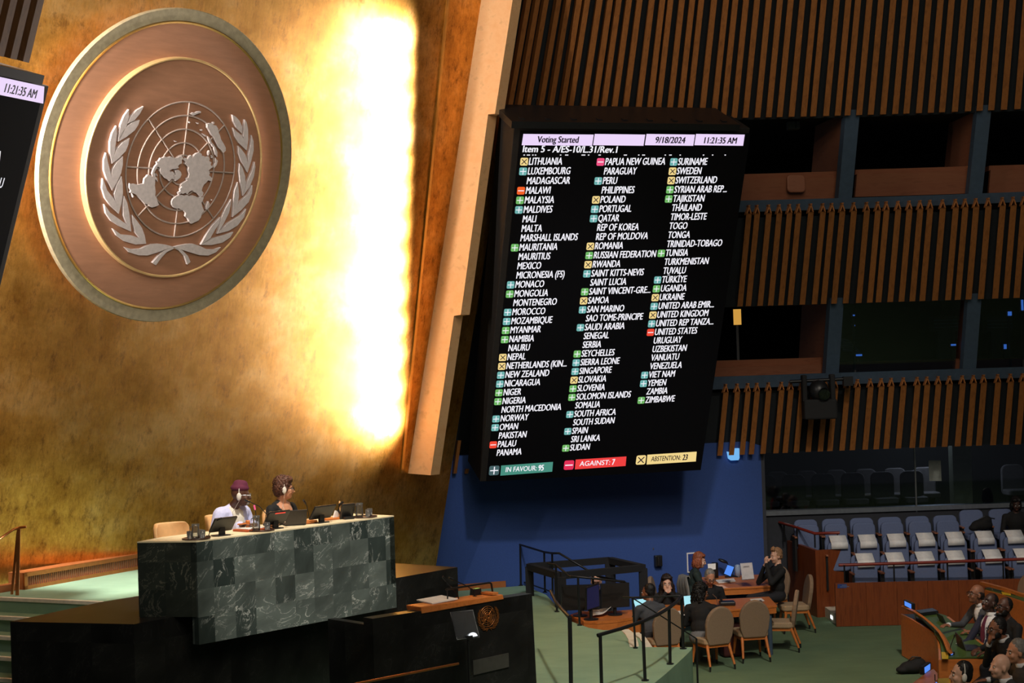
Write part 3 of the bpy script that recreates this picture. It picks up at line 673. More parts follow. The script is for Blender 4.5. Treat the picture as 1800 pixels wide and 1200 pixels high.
C1 = ['LITHUANIA', 'LUXEMBOURG', 'MADAGASCAR', 'MALAWI', 'MALAYSIA', 'MALDIVES', 'MALI', 'MALTA', 'MARSHALL ISLANDS', 'MAURITANIA', 'MAURITIUS', 'MEXICO', 'MICRONESIA (FS)', 'MONACO', 'MONGOLIA', 'MONTENEGRO', 'MOROCCO', 'MOZAMBIQUE', 'MYANMAR', 'NAMIBIA', 'NAURU', 'NEPAL', 'NETHERLANDS (KIN...', 'NEW ZEALAND', 'NICARAGUA', 'NIGER', 'NIGERIA', 'NORTH MACEDONIA', 'NORWAY', 'OMAN', 'PAKISTAN', 'PALAU', 'PANAMA']
C2 = ['PAPUA NEW GUINEA', 'PARAGUAY', 'PERU', 'PHILIPPINES', 'POLAND', 'PORTUGAL', 'QATAR', 'REP OF KOREA', 'REP OF MOLDOVA', 'ROMANIA', 'RUSSIAN FEDERATION', 'RWANDA', 'SAINT KITTS-NEVIS', 'SAINT LUCIA', 'SAINT VINCENT-GRE...', 'SAMOA', 'SAN MARINO', 'SAO TOME-PRINCIPE', 'SAUDI ARABIA', 'SENEGAL', 'SERBIA', 'SEYCHELLES', 'SIERRA LEONE', 'SINGAPORE', 'SLOVAKIA', 'SLOVENIA', 'SOLOMON ISLANDS', 'SOMALIA', 'SOUTH AFRICA', 'SOUTH SUDAN', 'SPAIN', 'SRI LANKA', 'SUDAN']
C3 = ['SURINAME', 'SWEDEN', 'SWITZERLAND', 'SYRIAN ARAB REP...', 'TAJIKISTAN', 'THAILAND', 'TIMOR-LESTE', 'TOGO', 'TONGA', 'TRINIDAD-TOBAGO', 'TUNISIA', 'TURKMENISTAN', 'TUVALU', 'T\u00dcRK\u0130YE', 'UGANDA', 'UKRAINE', 'UNITED ARAB EMIR...', 'UNITED KINGDOM', 'UNITED REP TANZA...', 'UNITED STATES', 'URUGUAY', 'UZBEKISTAN', 'VANUATU', 'VENEZUELA', 'VIET NAM', 'YEMEN', 'ZAMBIA', 'ZIMBABWE']
# g green plus, t teal plus, x cross, r minus red, o minus orange, p minus pink
K1 = 'xt.ogt...g...tg.ttgg' + '.xxttgg.tt.r.'
K2 = 'p.t.xtt..xtxt.gxt.t..gttxgg.t.t.g'
K2 = 'p.t.xtt..xgxt.gxt.t..gttxgg.t.t.g'
K3 = 'txxgg.....g..tgxtxtr....tt.g'
M['mark_g'] = glow('mark_green', s2l(110, 180, 98), 1.0); M['mark_t'] = glow('mark_teal', s2l(110, 175, 172), 1.0)
M['mark_x'] = glow('mark_cream', s2l(240, 212, 140), 1.0); M['mark_r'] = glow('mark_red', s2l(240, 70, 50), 1.0)
M['mark_o'] = glow('mark_orange', s2l(245, 95, 35), 1.0); M['mark_p'] = glow('mark_pink', s2l(240, 80, 130), 1.0)
def mark_bm(kind, sz):
    bm = nb(); ext(bm, rrect(sz, sz, sz*0.16, 2), (0, 0, 0.003), 0); t = sz*0.05
    if kind in 'gt':
        box(bm, (0, 0, 0.0045), (sz*0.8, t*2, 0.002), mi=1); box(bm, (0, 0, 0.0045), (t*2, sz*0.8, 0.0021), mi=1)
    elif kind == 'x':
        for a in (pi/4, -pi/4): box(bm, (0, 0, 0.0045), (sz*0.9, t*2, 0.002+0.0002*(a > 0)), (0, 0, a), mi=1)
    else: box(bm, (0, 0, 0.0045), (sz*0.78, t*2.2, 0.002), mi=1)
    return bm
lit_w = sl(987, 284)[0]-sl(929, 284)[0]
_b = text_bm('LITHUANIA', 0.108/CAP, 1, 0.1); XS = lit_w/(max(v.co.x for v in _b.verts)-min(v.co.x for v in _b.verts)); _b.free()
for names, marks, a0, a1, nrow in ((C1, K1, (929, 284), (872.5, 796), 33), (C2, K2, (1063, 284.5), (1001.5, 787), 33), (C3, K3, (1191.5, 284.5), (1134, 703), 28)):
    p0, p1 = sl(*a0), sl(*a1); bm = nb()
    for i, nme in enumerate(names):
        f = i/(nrow-1); x = p0[0]+(p1[0]-p0[0])*f; y = p0[1]+(p1[1]-p0[1])*f
        put_text(bm, nme, x, y, 0.108, XS, 0.004, 0.12, 'LEFT', 0.034, tilt=0.012)
        if i < len(marks) and marks[i] != '.':
            k = marks[i]; m_ = obj('vote_mark', mark_bm(k, 0.118), ['mark_'+k, 'hdr_text' if k == 'x' else 'text_white'], scr)
            m_.location = (x-0.068, y, 0.002)
    obj('country_names', bm, 'text_white', scr)
def badge(ic, px4, txt, num, cmat, icmat, inkm, k):
    q = [sl(*p) for p in px4]; bm = nb(); ext(bm, [V((*a, 0)) for a in q], (0, 0, 0.004)); o = obj('tally_badge', bm, cmat, scr)
    cx, cy = sum(a[0] for a in q)/4, sum(a[1] for a in q)/4; wd = q[1][0]-q[0][0]
    bm = nb(); put_text(bm, txt, q[0][0]+wd*0.12-0.03, cy, 0.085, 1, 0.007, 0.04, 'LEFT', 0.02, fit=wd*0.60); put_text(bm, num, q[0][0]+wd*0.70+0.02, cy, 0.10, XS, 0.007, 0.04, 'LEFT', 0.05); obj('tally_text', bm, inkm, o)
    x, y = sl(*ic); m_ = obj('tally_symbol', mark_bm(k, 0.165), [icmat, inkm if k != 'x' else 'hdr_text'], scr); m_.location = (x, y, 0.002)
M['tally_t'] = glow('tally_teal', s2l(70, 140, 124), 1.0); M['tally_r'] = glow('tally_red', s2l(238, 62, 62), 1.0); M['tally_ti'] = glow('tally_slate', s2l(70, 96, 100), 1.0); M['tally_p'] = glow('tally_crimson', s2l(226, 44, 84), 1.0)
badge((868.5, 826.5), [(881, 818), (972, 811.5), (970.5, 828.5), (879.5, 835.5)], 'IN FAVOUR:', '95', 'tally_t', 'tally_ti', 'text_white', 'g')
badge((1000, 817), [(1012, 807.5), (1101, 802), (1099.5, 818.5), (1010.5, 824.5)], 'AGAINST:', '7', 'tally_r', 'tally_p', 'text_white', 'r')
badge((1126.5, 808), [(1138, 799), (1224.5, 793.5), (1223, 810.5), (1136.5, 816)], 'ABSTENTION:', '23', 'mark_x', 'mark_x', 'hdr_text', 'x')

# its twin at the left, seen at a slant
LU, LV, LN = frame(radians(68), radians(18.6)); LO = at_y(88, 156, 18.2); LM = mat4(LO, LU, LV, LN); LMI = LM.inverted()
def ll(x, y):
    p = LMI @ on_plane(x, y, LO, LN); return p.x, p.y
ls = thing('voting_screen', 'black voting screen cut off by the left edge of the picture', 'screen', mw=LM)
bm = nb(); box(bm, (-1.55, -2.6, -0.32), (3.1, 5.25, 0.6)); obj('housing', bm, 'bezel', ls, bevel=0.01)
bm = nb(); box(bm, (-1.58, -2.6, -0.01), (2.96, 5.1, 0.02)); obj('led_panel', bm, 'led', ls)
bm = nb(); box(bm, (-1.75, 0.08, -0.25), (2.9, 0.10, 0.75)); obj('top_hood', bm, 'black_metal', ls)
bm = nb(); box(bm, (-1.6, -1.8, -1.0), (1.2, 2.0, 0.8)); obj('wall_bracket', bm, 'black_metal', ls)
a, b_, c = ll(77.5, 152), ll(75.5, 182), ll(0, 136)
bm = nb(); ext(bm, [V((a[0], a[1], 0)), V((b_[0], b_[1], 0)), V((b_[0]-0.8, b_[1], 0)), V((a[0]-0.8, a[1], 0))], (0, 0, 0.004)); hc = obj('header_cell', bm, 'hdr', ls)
x, y = ll(35, 160.5); bm = nb(); put_text(bm, '11:21:35 AM', x, y, 0.092, 1, 0.008, 0.05, 'CENTER', 0.05, fit=ll(63, 164)[0]-ll(7, 155)[0]); obj('header_text', bm, 'hdr_text', hc)
for ch, px, py in (('A', -3, 275), ('U', 1.5, 322)):
    x, y = ll(px, py); bm = nb(); put_text(bm, ch, x, y, 0.108, XS*0.95, 0.006, 0.1, 'CENTER', 0.018); obj('country_names', bm, 'text_white', ls)
# dark slats of the left wall, top left corner
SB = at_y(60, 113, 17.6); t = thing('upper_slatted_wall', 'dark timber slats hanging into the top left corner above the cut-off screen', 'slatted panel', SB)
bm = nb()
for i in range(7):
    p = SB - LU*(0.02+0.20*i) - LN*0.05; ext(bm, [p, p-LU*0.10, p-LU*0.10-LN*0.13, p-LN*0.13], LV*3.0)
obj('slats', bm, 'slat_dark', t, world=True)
bm = nb(); p = SB-LN*0.2; ext(bm, [p, p-LU*2.2, p-LU*2.2-LN*0.1, p-LN*0.1], LV*3.0); obj('backing_panel', bm, 'backing', t, world=True)

# ================================================================== DAIS: granite ledge, marble desk, steps, grille
def uvface(co, n):
    if abs(n.z) > 0.7: return (co.x*0.8+co.y*0.6, co.y*0.8-co.x*0.6)
    t_ = V((-n.y, n.x, 0)); return (co.dot(t_)+5.0, co.z)
BN = V((-BU.y, BU.x, 0))                                   # from the audience towards the gold wall
lt = thing('granite_ledge', 'long polished black granite ledge under the green marble desk', 'ledge', V((BF.x, BF.y, 0)))
bp = [BL, BF, BR, BR+BN*0.95, A1+BU*3.9+V((0, 0, 0)), A1]
bm = nb(); ext(bm, [V((p.x, p.y, 0.02)) for p in bp], (0, 0, 1.985)); obj('body', bm, 'black_granite', lt, world=True, uv=uvface)
ZD = 2.8
fl_, rl_, fr_ = at_z(345, 951, ZD), at_z(241, 952, ZD), at_z(692.5, 906, ZD)
du = (fr_-fl_).normalized(); dn = V((-du.y, du.x, 0)); rr_ = fr_+dn*0.72
dl = thing('podium_desk', 'high desk clad in green marble tiles with a cream top', 'desk', V((fl_.x, fl_.y, 2.0)))
zb = at_y(348, 1133, fl_.y).z
bm = nb(); ext(bm, [V((fl_.x, fl_.y, zb)), V((fr_.x, fr_.y, zb)), V((fr_.x, fr_.y, ZD-0.012)), V((fl_.x, fl_.y, ZD-0.012))], dn*0.10); obj('front_panel', bm, 'green_marble', dl, world=True, uv=uvface)
en = V((rl_.y-fl_.y, -(rl_.x-fl_.x), 0)).normalized()
if en.dot(du) < 0: en = -en
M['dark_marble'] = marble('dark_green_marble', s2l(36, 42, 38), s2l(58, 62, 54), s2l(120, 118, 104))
bm = nb(); e0, e1 = fl_+dn*0.02, rl_
ext(bm, [V((e0.x, e0.y, 2.006)), V((e1.x, e1.y, 2.006)), V((e1.x, e1.y, ZD-0.012)), V((e0.x, e0.y, ZD-0.012))], en*0.08); obj('side_panel', bm, 'dark_marble', dl, world=True, uv=uvface)
bm = nb(); e0 = fr_; ext(bm, [V((e0.x, e0.y, 2.006)), V((rr_.x, rr_.y, 2.006)), V((rr_.x, rr_.y, ZD-0.012)), V((e0.x, e0.y, ZD-0.012))], -du*0.08); obj('side_panel', bm, 'dark_marble', dl, world=True, uv=uvface)
rl2 = rl_+(fl_-rl_).normalized()*0.01
bm = nb(); ext(bm, [V((p.x, p.y, ZD-0.012)) for p in (fl_, fr_, rr_, fl_+dn*0.72+du*0.12, rl_)], (0, 0, 0.014)); obj('worktop', bm, 'desk_top', dl, world=True)
# steps at the left
stt = thing('stage_steps', 'green carpeted steps with white nosings at the left of the black ledge', 'steps', A0)
for k in range(7):
    z = 2.0-0.168*k; p = A0+DD*(0.30*k); q0 = p-ND*0.85
    den = ND.x*(BL-A1).y-ND.y*(BL-A1).x; ta = ((A1-p).x*(BL-A1).y-(A1-p).y*(BL-A1).x)/den; q1 = p+ND*(ta-0.02)
    if k: 
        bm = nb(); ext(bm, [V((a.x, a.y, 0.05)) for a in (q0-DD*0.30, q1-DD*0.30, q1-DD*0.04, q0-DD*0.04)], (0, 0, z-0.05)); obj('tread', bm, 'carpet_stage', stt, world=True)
    bm = nb(); ext(bm, [V((a.x, a.y, z-0.035)) for a in (q0-DD*0.05, q1-DD*0.05, q1+DD*0.01, q0+DD*0.01)], (0, 0, 0.04)); obj('nosing', bm, 'nosing', stt, world=True)
# handrail beside the steps
hr = thing('handrail', 'slim copper handrail at the top of the steps by the left edge', 'handrail', stp(28, 1046))
b0, b1 = stp(30, 1046), stp(20.5, 1044.5); bm = nb()
t0, t1 = at_y(32.5, 930, b0.y), at_y(31, 931, b1.y)
ext(bm, [b0+V((-.02, 0, 0)), b0+V((.02, 0, 0)), b0+V((.02, .02, 0)), b0+V((-.02, .02, 0))], t0-b0); obj('post', bm, 'brass', hr, world=True)
bm = nb(); ext(bm, [b1+V((-.015, 0, 0)), b1+V((.015, 0, 0)), b1+V((.015, .02, 0)), b1+V((-.015, .02, 0))], t1-b1+V((0, 0, -0.02))); obj('post', bm, 'brass', hr, world=True)
bm = nb(); tube(bm, [at_y(-60, 980, b0.y-1.0), at_y(0, 946.5, b0.y-0.4), t0+V((-0.06, 0, 0)), t0+V((0.02, 0, 0.02)), at_y(46, 925.5, b0.y)], 0.016); obj('rail', bm, 'brass', hr, world=True)
# ventilation grille along the foot of the gold wall
g0, g1 = stp(43.7, 1036.5), stp(300, 990.5); gd = (g1-g0).normalized(); gn = V((gd.y, -gd.x, 0)); hz = at_y(43.7, 1007, g0.y).z-2.0
t = thing('vent_grille', 'long copper-edged vent grille along the foot of the gold wall', 'vent', g0)
bm = nb(); ext(bm, [g0-gn*0.02, g1-gn*0.02, g1-gn*0.02+V((0, 0, hz)), g0-gn*0.02+V((0, 0, hz))], -gn*0.25); obj('housing', bm, 'base_wood', t, world=True)
bm = nb(); L_ = (g1-g0).length
for a, b_, z0, z1_ in ((0, L_, 0.0, 0.045), (0, L_, hz-0.05, hz), (0, 0.05, 0, hz), (L_-0.05, L_, 0, hz)):
    ext(bm, [g0+gd*a+V((0, 0, z0)), g0+gd*b_+V((0, 0, z0)), g0+gd*b_+V((0, 0, z1_)), g0+gd*a+V((0, 0, z1_))], -gn*0.03)
obj('frame', bm, 'brass', t, world=True)
bm = nb(); n_ = int(L_/0.035)
for i in range(n_):
    p = g0+gd*(0.06+i*0.035)-gn*0.012; ext(bm, [p+V((0, 0, 0.045)), p+gd*0.012+V((0, 0, 0.045)), p+gd*0.012+V((0, 0, hz-0.05)), p+V((0, 0, hz-0.05))], -gn*0.012)
obj('slats', bm, plain('grille_copper', s2l(120, 84, 62), 0.5, 0.3), t, world=True)
bm = nb(); g2 = g0-gd*2.2; ext(bm, [g2-gn*0.1, g0-gn*0.1, g0-gn*0.1+V((0, 0, 0.08)), g2-gn*0.1+V((0, 0, 0.08))], -gn*0.12); struct('baseboard_left', bm, 'base_wood')

# ================================================================== SPEAKER'S ROSTRUM
ZR = 1.92
ra, rb = at_z(655, 1087, ZR), at_z(935, 1043, ZR); ru = (rb-ra).normalized(); rnn = V((ru.y, -ru.x, 0))
rt = thing('speaker_rostrum', 'black granite speaker rostrum with a copper crest and wooden lectern top', 'rostrum', V((ra.x, ra.y, ZP)))
bm = nb(); rc = rb+ru*0.03
ext(bm, [V((ra.x, ra.y, ZP+.005)), V((rc.x, rc.y, ZP+.005)), rb, ra], -rnn*0.16); obj('front_slab', bm, 'black_granite', rt, world=True, uv=uvface)
for p in (ra, rb-ru*0.1):
    bm = nb(); ext(bm, [V((a.x, a.y, ZP+.005)) for a in (p-rnn*0.16, p+ru*0.1-rnn*0.16, p+ru*0.1-rnn*0.8, p-rnn*0.8)], (0, 0, ZR-ZP-0.08)); obj('side_slab', bm, 'black_granite', rt, world=True, uv=uvface)

RP = ra+rnn*0.012; rp = lambda x, y: on_plane(x, y, RP, rnn)
bm = nb(); ext(bm, [rp(740, 1066.5), rp(742, 1078.5), rp(886, 1053), rp(884, 1044.5)], -rnn*0.26); wt = obj('lectern_top', bm, 'orange_wood', rt, world=True, bevel=0.008)
bm = nb(); ext(bm, [rp(866, 1046), rp(876, 1044), rp(876, 1040.5), rp(866, 1042.5)], -rnn*0.2); obj('end_block', bm, 'orange_wood', rt, world=True)
bm = nb(); z_ = rp(800, 1057).z+0.004
q = [rp(765, 1062.5)-rnn*0.05, rp(810, 1054)-rnn*0.05, rp(812, 1052)-rnn*0.35, rp(768, 1060)-rnn*0.35]
ext(bm, q, (0, 0, 0.012)); pp = tag(obj('paper_stack', bm, 'paper'), 'white sheets lying on the rostrum lectern top', 'paper')
RF = ra+rnn*0.004; rf = lambda x, y: on_plane(x, y, RF, rnn)
bm = nb(); ext(bm, [rf(830.5, 1160.5), rf(893, 1147), rf(893.5, 1171.5), rf(831.5, 1186)], rnn*0.012); obj('name_plate', bm, plain('grey_plate', s2l(66, 64, 60), 0.5), rt, world=True)
def crest(parent_mtx_o, k, mat, parent):
    mm = mat4(parent_mtx_o, ru, V((0, 0, 1)), rnn)
    b = nb(); merge(b, globe_bm(0.0, 0, 0.0, 0.0, 0.8415, 0.03), Matrix.Diagonal((k, k, k, 1)))
    for polys in (LAND[:8], LEAF_L, LEAF_R):
        merge(b, flat_bm(polys, 0.0, 0.05), Matrix.Diagonal((k, k, k, 1)))
    b.transform(mm); obj('crest', b, mat, parent, world=True)
crest(rf(857, 1083), 0.135, 'brass', rt)
bm = nb(); arcp = [rp(794, 1037)-rnn*0.1, rp(868, 1025.3)-rnn*0.1, rp(872, 1025.2)-rnn*0.1, rp(874, 1027)-rnn*0.1, rp(877, 1046)-rnn*0.1]
tube(bm, arcp, 0.011); tube(bm, [arcp[0], rp(797, 1040)-rnn*0.1, rp(799, 1056)-rnn*0.12], 0.008); obj('top_rail', bm, 'black_metal', rt, world=True)
def gooseneck(px_list, plane, label, off=0.0, r=0.006, head=0.014, hm='black', name='microphone', world_pts=None):
    pts = world_pts or [plane(*p)-rnn*off for p in px_list]
    t = thing(name, label, 'microphone', pts[-1])
    bm = nb(); tube(bm, pts, r, 6); obj('gooseneck', bm, 'black_metal', t, world=True)
    d = (pts[0]-pts[1]).normalized(); bm = nb(); tube(bm, [pts[0]-d*0.02, pts[0], pts[0]+d*0.05], head, 8); obj('capsule', bm, hm, t, world=True)
    bm = nb(); p = pts[-1]; tube(bm, [p, p+V((0, 0, 0.012))], 0.025, 10); obj('base', bm, 'black', t, world=True)
    return t
gooseneck([(798, 1020), (806, 1030), (815, 1041), (820, 1046), (822, 1056)], rp, 'left gooseneck microphone leaning up from the rostrum top', 0.15)
gooseneck([(810, 1019.5), (822, 1025), (838, 1032.5), (847, 1039), (850, 1051)], rp, 'right gooseneck microphone leaning up from the rostrum top', 0.15)
t = thing('timer_box', 'small black timer box with a green display at the rostrum top', 'timer', rp(861, 1047)-rnn*0.2)
bm = nb(); c = rp(861, 1043)-rnn*0.2; ext(bm, [c-ru*0.06-V((0, 0, .035)), c+ru*0.06-V((0, 0, .035)), c+ru*0.05+V((0, 0, .04)), c-ru*0.05+V((0, 0, .04))], -rnn*0.08); obj('case', bm, 'black', t, world=True, bevel=0.006)
bm = nb(); c = c+V((0, 0, .041)); ext(bm, [c-ru*0.03, c+ru*0.03, c+ru*0.03-rnn*0.04, c-ru*0.03-rnn*0.04], (0, 0, 0.002)); obj('display', bm, glow('timer_green', (0.6, 0.8, 0.15), 0.6), t, world=True)
# teleprompter glass in front of the rostrum
TP = ra+rnn*0.22; tp = lambda x, y: on_plane(x, y, TP, (rnn+V((0, 0, 0.35))).normalized())
t = thing('teleprompter', 'square teleprompter glass on a stand in front of the rostrum', 'teleprompter', V((tp(822, 1120).x, tp(822, 1120).y, ZP)))
q = [tp(791.5, 1076), tp(831, 1072), tp(842.5, 1120), tp(803, 1124)]; nn_ = (rnn+V((0, 0, 0.35))).normalized()
bm = nb(); ext(bm, q, nn_*0.006); obj('glass_plate', bm, 'glass', t, world=True)
bm = nb(); tube(bm, q, 0.005, 6, closed=True); obj('edge_frame', bm, 'steel', t, world=True)
bm = nb(); c = tp(823, 1120); box(bm, c, (0.10, 0.05, 0.04)); tube(bm, [c, V((c.x, c.y, ZP+0.02))], 0.012); tube(bm, [V((c.x, c.y, ZP)), V((c.x, c.y, ZP+0.025))], 0.12, 16); obj('stand', bm, 'black_metal', t, world=True)
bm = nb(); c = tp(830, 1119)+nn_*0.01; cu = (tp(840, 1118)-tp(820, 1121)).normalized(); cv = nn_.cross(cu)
ext(bm, [c+cu*0.062*cos(pi*i/10)+cv*0.045*sin(pi*i/10) for i in range(11)], nn_*0.01); obj('lamp', bm, 'lit_white', t, world=True)  # glowing half-disc stands in for a reflection on the glass
# copper handrail in the foreground
t = thing('handrail', 'orange copper handrail running towards the black rostrum at the bottom edge', 'handrail', V((-1.7, 16.8, ZP)))
hp = [at_y(560, 1217, 16.4), at_y(628, 1201, 16.7), at_y(750, 1177, 17.2), at_y(806, 1166, 17.45)]
bm = nb(); tube(bm, hp, 0.013); obj('rail', bm, 'brass', t, world=True)
bm = nb(); p = hp[0]; tube(bm, [p, V((p.x, p.y, ZP))], 0.012); obj('post', bm, 'brass', t, world=True)

# ================================================================== PEOPLE
for k, c in dict(skin_dark=(88, 54, 40), skin_deep=(66, 42, 34), skin_brown=(140, 92, 68), skin_tan=(198, 140, 108), skin_pale=(222, 172, 146)).items():
    M[k] = plain(k, s2l(*c), 0.5, 0, 0.05, 30)
for k, c in dict(hair_black=(22, 18, 17), hair_brown=(96, 62, 48), hair_red=(140, 76, 48), hair_grey=(122, 118, 112), hair_fair=(150, 112, 80), hair_dark=(40, 28, 24)).items():
    M[k] = plain(k, s2l(*c), 0.55, 0, 0.35, 60, 0.4, (1, 1, 0.3))
for k, c in dict(cloth_robe=(206, 208, 246), cloth_panel=(222, 214, 200), cloth_black=(20, 20, 22), cloth_green=(30, 44, 40), cloth_grey=(70, 72, 78), cloth_navy=(36, 40, 62), cloth_charcoal=(54, 52, 50), cloth_red=(214, 48, 26), cloth_white=(226, 222, 222), cloth_trouser=(30, 30, 36), cloth_plum=(94, 30, 58), cloth_stripe=(110, 110, 112), cloth_suit=(48, 46, 46)).items():
    M[k] = plain(k, s2l(*c), 0.85, 0, 0.08, 50)
M['lips'] = plain('lips', s2l(150, 92, 80), 0.5); M['eye_white'] = plain('eye_white', s2l(220, 215, 208), 0.3); M['shoe'] = plain('shoe_leather', s2l(26, 22, 20), 0.4)
M['ear_pad'] = plain('headset_white', s2l(228, 222, 212), 0.5)

class Blob:
    """capsules and ellipsoids fused by a voxel remesh into one continuous skin, every face keeping the tag of its nearest primitive"""
    def __init__(s): s.p = []; s.bm = nb()
    def cap(s, a, b, ra, rb, tag_):
        a, b = V(a), V(b); caps(s.bm, a, b, ra, rb); s.p.append(('c', np.array(a), np.array(b), ra, rb, tag_))
    def ell(s, c, r, tag_, R=None):
        R = R or Matrix.Identity(3); ell(s.bm, c, r, R, 14); s.p.append(('e', np.array(c), np.array(r), np.array(R), 0, tag_))
    def finish(s, voxel, smooth=2):
        me = bpy.data.meshes.new('tmp'); s.bm.to_mesh(me); s.bm.free()
        o = bpy.data.objects.new('tmp', me); COL.objects.link(o)
        m = o.modifiers.new('r', 'REMESH'); m.mode = 'VOXEL'; m.voxel_size = voxel
        if smooth: q = o.modifiers.new('s', 'SMOOTH'); q.factor = 0.5; q.iterations = smooth
        dg = bpy.context.evaluated_depsgraph_get(); out = bpy.data.meshes.new_from_object(o.evaluated_get(dg))
        bpy.data.objects.remove(o); bpy.data.meshes.remove(me); out.materials.clear()
        return out
    def tags(s, me):
        n = len(me.polygons); c = np.zeros(n*3); me.polygons.foreach_get('center', c); c = c.reshape(-1, 3)
        best = np.full(n, 1e9); idx = np.zeros(n, int)
        for i, p in enumerate(s.p):
            if p[0] == 'c':
                d = p[2]-p[1]; L2 = max(1e-9, d@d); t = np.clip(((c-p[1])@d)/L2, 0, 1); q = p[1]+t[:, None]*d
                dist = np.linalg.norm(c-q, axis=1)-(p[3]+(p[4]-p[3])*t)
            else:
                l = (c-p[1])@p[3]; dist = (np.linalg.norm(l/p[2], axis=1)-1)*p[2].min()
            k = dist < best; best[k] = dist[k]; idx[k] = i
        return [s.p[i][5] for i in idx], c
def mesh_obj(name, me, mats, parent, label=None):
    me.name = name
    for m in mats: me.materials.append(M[m])
    for p in me.polygons: p.use_smooth = True
    o = bpy.data.objects.new(name, me); COL.objects.link(o)
    if parent is not None: o.parent = parent; ROOT[o.name] = ROOT[parent.name]
    if label: o['label'] = label
    return o

def person(label, loc, face, skin='skin_tan', top='cloth_black', pants='cloth_trouser', hair='short', hairc='hair_black', lean=8, look=(0, 0), tilt=0,
           arms=None, vee=None, collar=None, tie=None, glasses=False, headset=False, scale=1.0, robe=False, group=None, panel=None, legs=True, voxel=0.011, beard=None, head_fwd=0.0, bare=0.0):
    """seated figure; loc: where the hips meet the seat, face: world direction (x, y), look: (yaw to the left, pitch up) of the head in degrees"""
    rz = atan2(face[1], face[0])-pi/2
    t = thing('person', label, 'person', mw=Matrix.Translation(V(loc)) @ Matrix.Rotation(rz, 4, 'Z') @ Matrix.Scale(scale, 4), group=group)
    T = Matrix.Translation((0, 0, 0.08)) @ Matrix.Rotation(radians(-lean), 4, 'X') @ Matrix.Translation((0, 0, -0.08))
    T3 = T.to_3x3(); tp_ = lambda p: T @ V(p)
    B = Blob(); g_ = 0.03 if robe else 0.0
    B.ell((0, 0, 0.10), (0.175, 0.135, 0.12), 'pants'); B.ell(tp_((0, 0.0, 0.24)), (0.155+g_, 0.115+g_, 0.16), 'top', T3)
    B.ell(tp_((0, 0.005, 0.42)), (0.170+g_, 0.118+g_, 0.18), 'top', T3)
    B.cap(tp_((-0.15, -0.01, 0.515)), tp_((0.15, -0.01, 0.515)), 0.066+g_, 0.066+g_, 'top')
    B.cap(tp_((-0.10, -0.015, 0.55)), tp_((0, -0.012, 0.59)), 0.05, 0.055, 'top'); B.cap(tp_((0.10, -0.015, 0.55)), tp_((0, -0.012, 0.59)), 0.05, 0.055, 'top')
    nbp = tp_((0, -0.005, 0.585)); hc = tp_((0, 0.03+head_fwd, 0.752))
    H = Matrix.Translation(hc) @ Matrix.Rotation(radians(look[0]), 4, 'Z') @ Matrix.Rotation(radians(look[1]), 4, 'X') @ Matrix.Rotation(radians(tilt), 4, 'Y')
    H3 = H.to_3x3(); h = lambda p: H @ V(p)
    B.cap(nbp, h((0, -0.03, -0.075)), 0.058, 0.053, 'skin')
    B.ell(h((0, -0.012, 0.02)), (0.075, 0.094, 0.098), 'skin', H3); B.ell(h((0, 0.028, -0.045)), (0.059, 0.062, 0.084), 'skin', H3)
    B.ell(h((0, 0.052, -0.096)), (0.036, 0.034, 0.028), 'skin', H3)
    B.cap(h((0, 0.088, 0.0)), h((0, 0.106, -0.042)), 0.010, 0.016, 'skin'); B.cap(h((-0.032, 0.075, 0.012)), h((0.032, 0.075, 0.012)), 0.014, 0.014, 'skin')
    for s in (-1, 1):
        B.ell(h((s*0.036, 0.060, -0.045)), (0.026, 0.028, 0.028), 'skin', H3); B.ell(h((s*0.078, -0.008, -0.022)), (0.011, 0.022, 0.034), 'skin', H3)
    B.cap(h((-0.015, 0.082, -0.074)), h((0.015, 0.082, -0.074)), 0.0085, 0.0085, 'lips')
    if arms is None: arms = ((-0.25, 0.10, 0.27), (-0.12, 0.36, 0.25), 0.6), ((0.25, 0.10, 0.27), (0.12, 0.36, 0.25), 0.6)
    for s, A in zip((-1, 1), arms):
        el, wr, curl = V(A[0]), V(A[1]), A[2]; sh = tp_((s*0.185, -0.01, 0.515)); pw = 0.018 if robe else 0.0
        B.cap(sh, el, 0.060+pw, 0.047+pw*1.6, 'top')
        d = (wr-el).normalized(); 
        B.cap(el, el+(wr-el)*(1-bare if bare else 0.94), 0.046+pw*1.6, 0.033+pw*1.8, 'top')
        if collar and not robe: B.cap(wr-d*0.02, wr-d*0.005, 0.034, 0.034, 'shirt')
        B.cap(el+(wr-el)*0.5, wr, 0.032, 0.027, 'skin')
        up = V(A[3]) if len(A) > 3 else V((0, 0, 1))
        side = d.cross(up).normalized(); nr = side.cross(d); Rm = Matrix((side, d, nr)).transposed()
        B.ell(wr+d*0.05, (0.041, 0.055, 0.018), 'skin', Rm)
        for j in range(4):
            b0 = wr+d*(0.088-0.004*abs(j-1.5))+side*(-0.03+0.02*j); l = (0.040, 0.045, 0.043, 0.034)[j if s > 0 else 3-j]
            d1 = (d*cos(curl*0.6)-nr*sin(curl*0.6)); d2 = (d*cos(curl*1.6)-nr*sin(curl*1.6)); p1 = b0+d1*l; p2 = p1+d2*l*0.85
            B.cap(b0-d*0.02, p1, 0.0105, 0.0095, 'skin'); B.cap(p1, p2, 0.0095, 0.0085, 'skin')
        ths = -s; tb = wr+d*0.03+side*ths*0.03; tm = tb+(d*0.6+side*ths*0.8).normalized()*0.035-nr*0.008; te = tm+(d*0.9+side*ths*0.2).normalized()*0.03-nr*0.012
        B.cap(tb, tm, 0.013, 0.011, 'skin'); B.cap(tm, te, 0.011, 0.0095, 'skin')
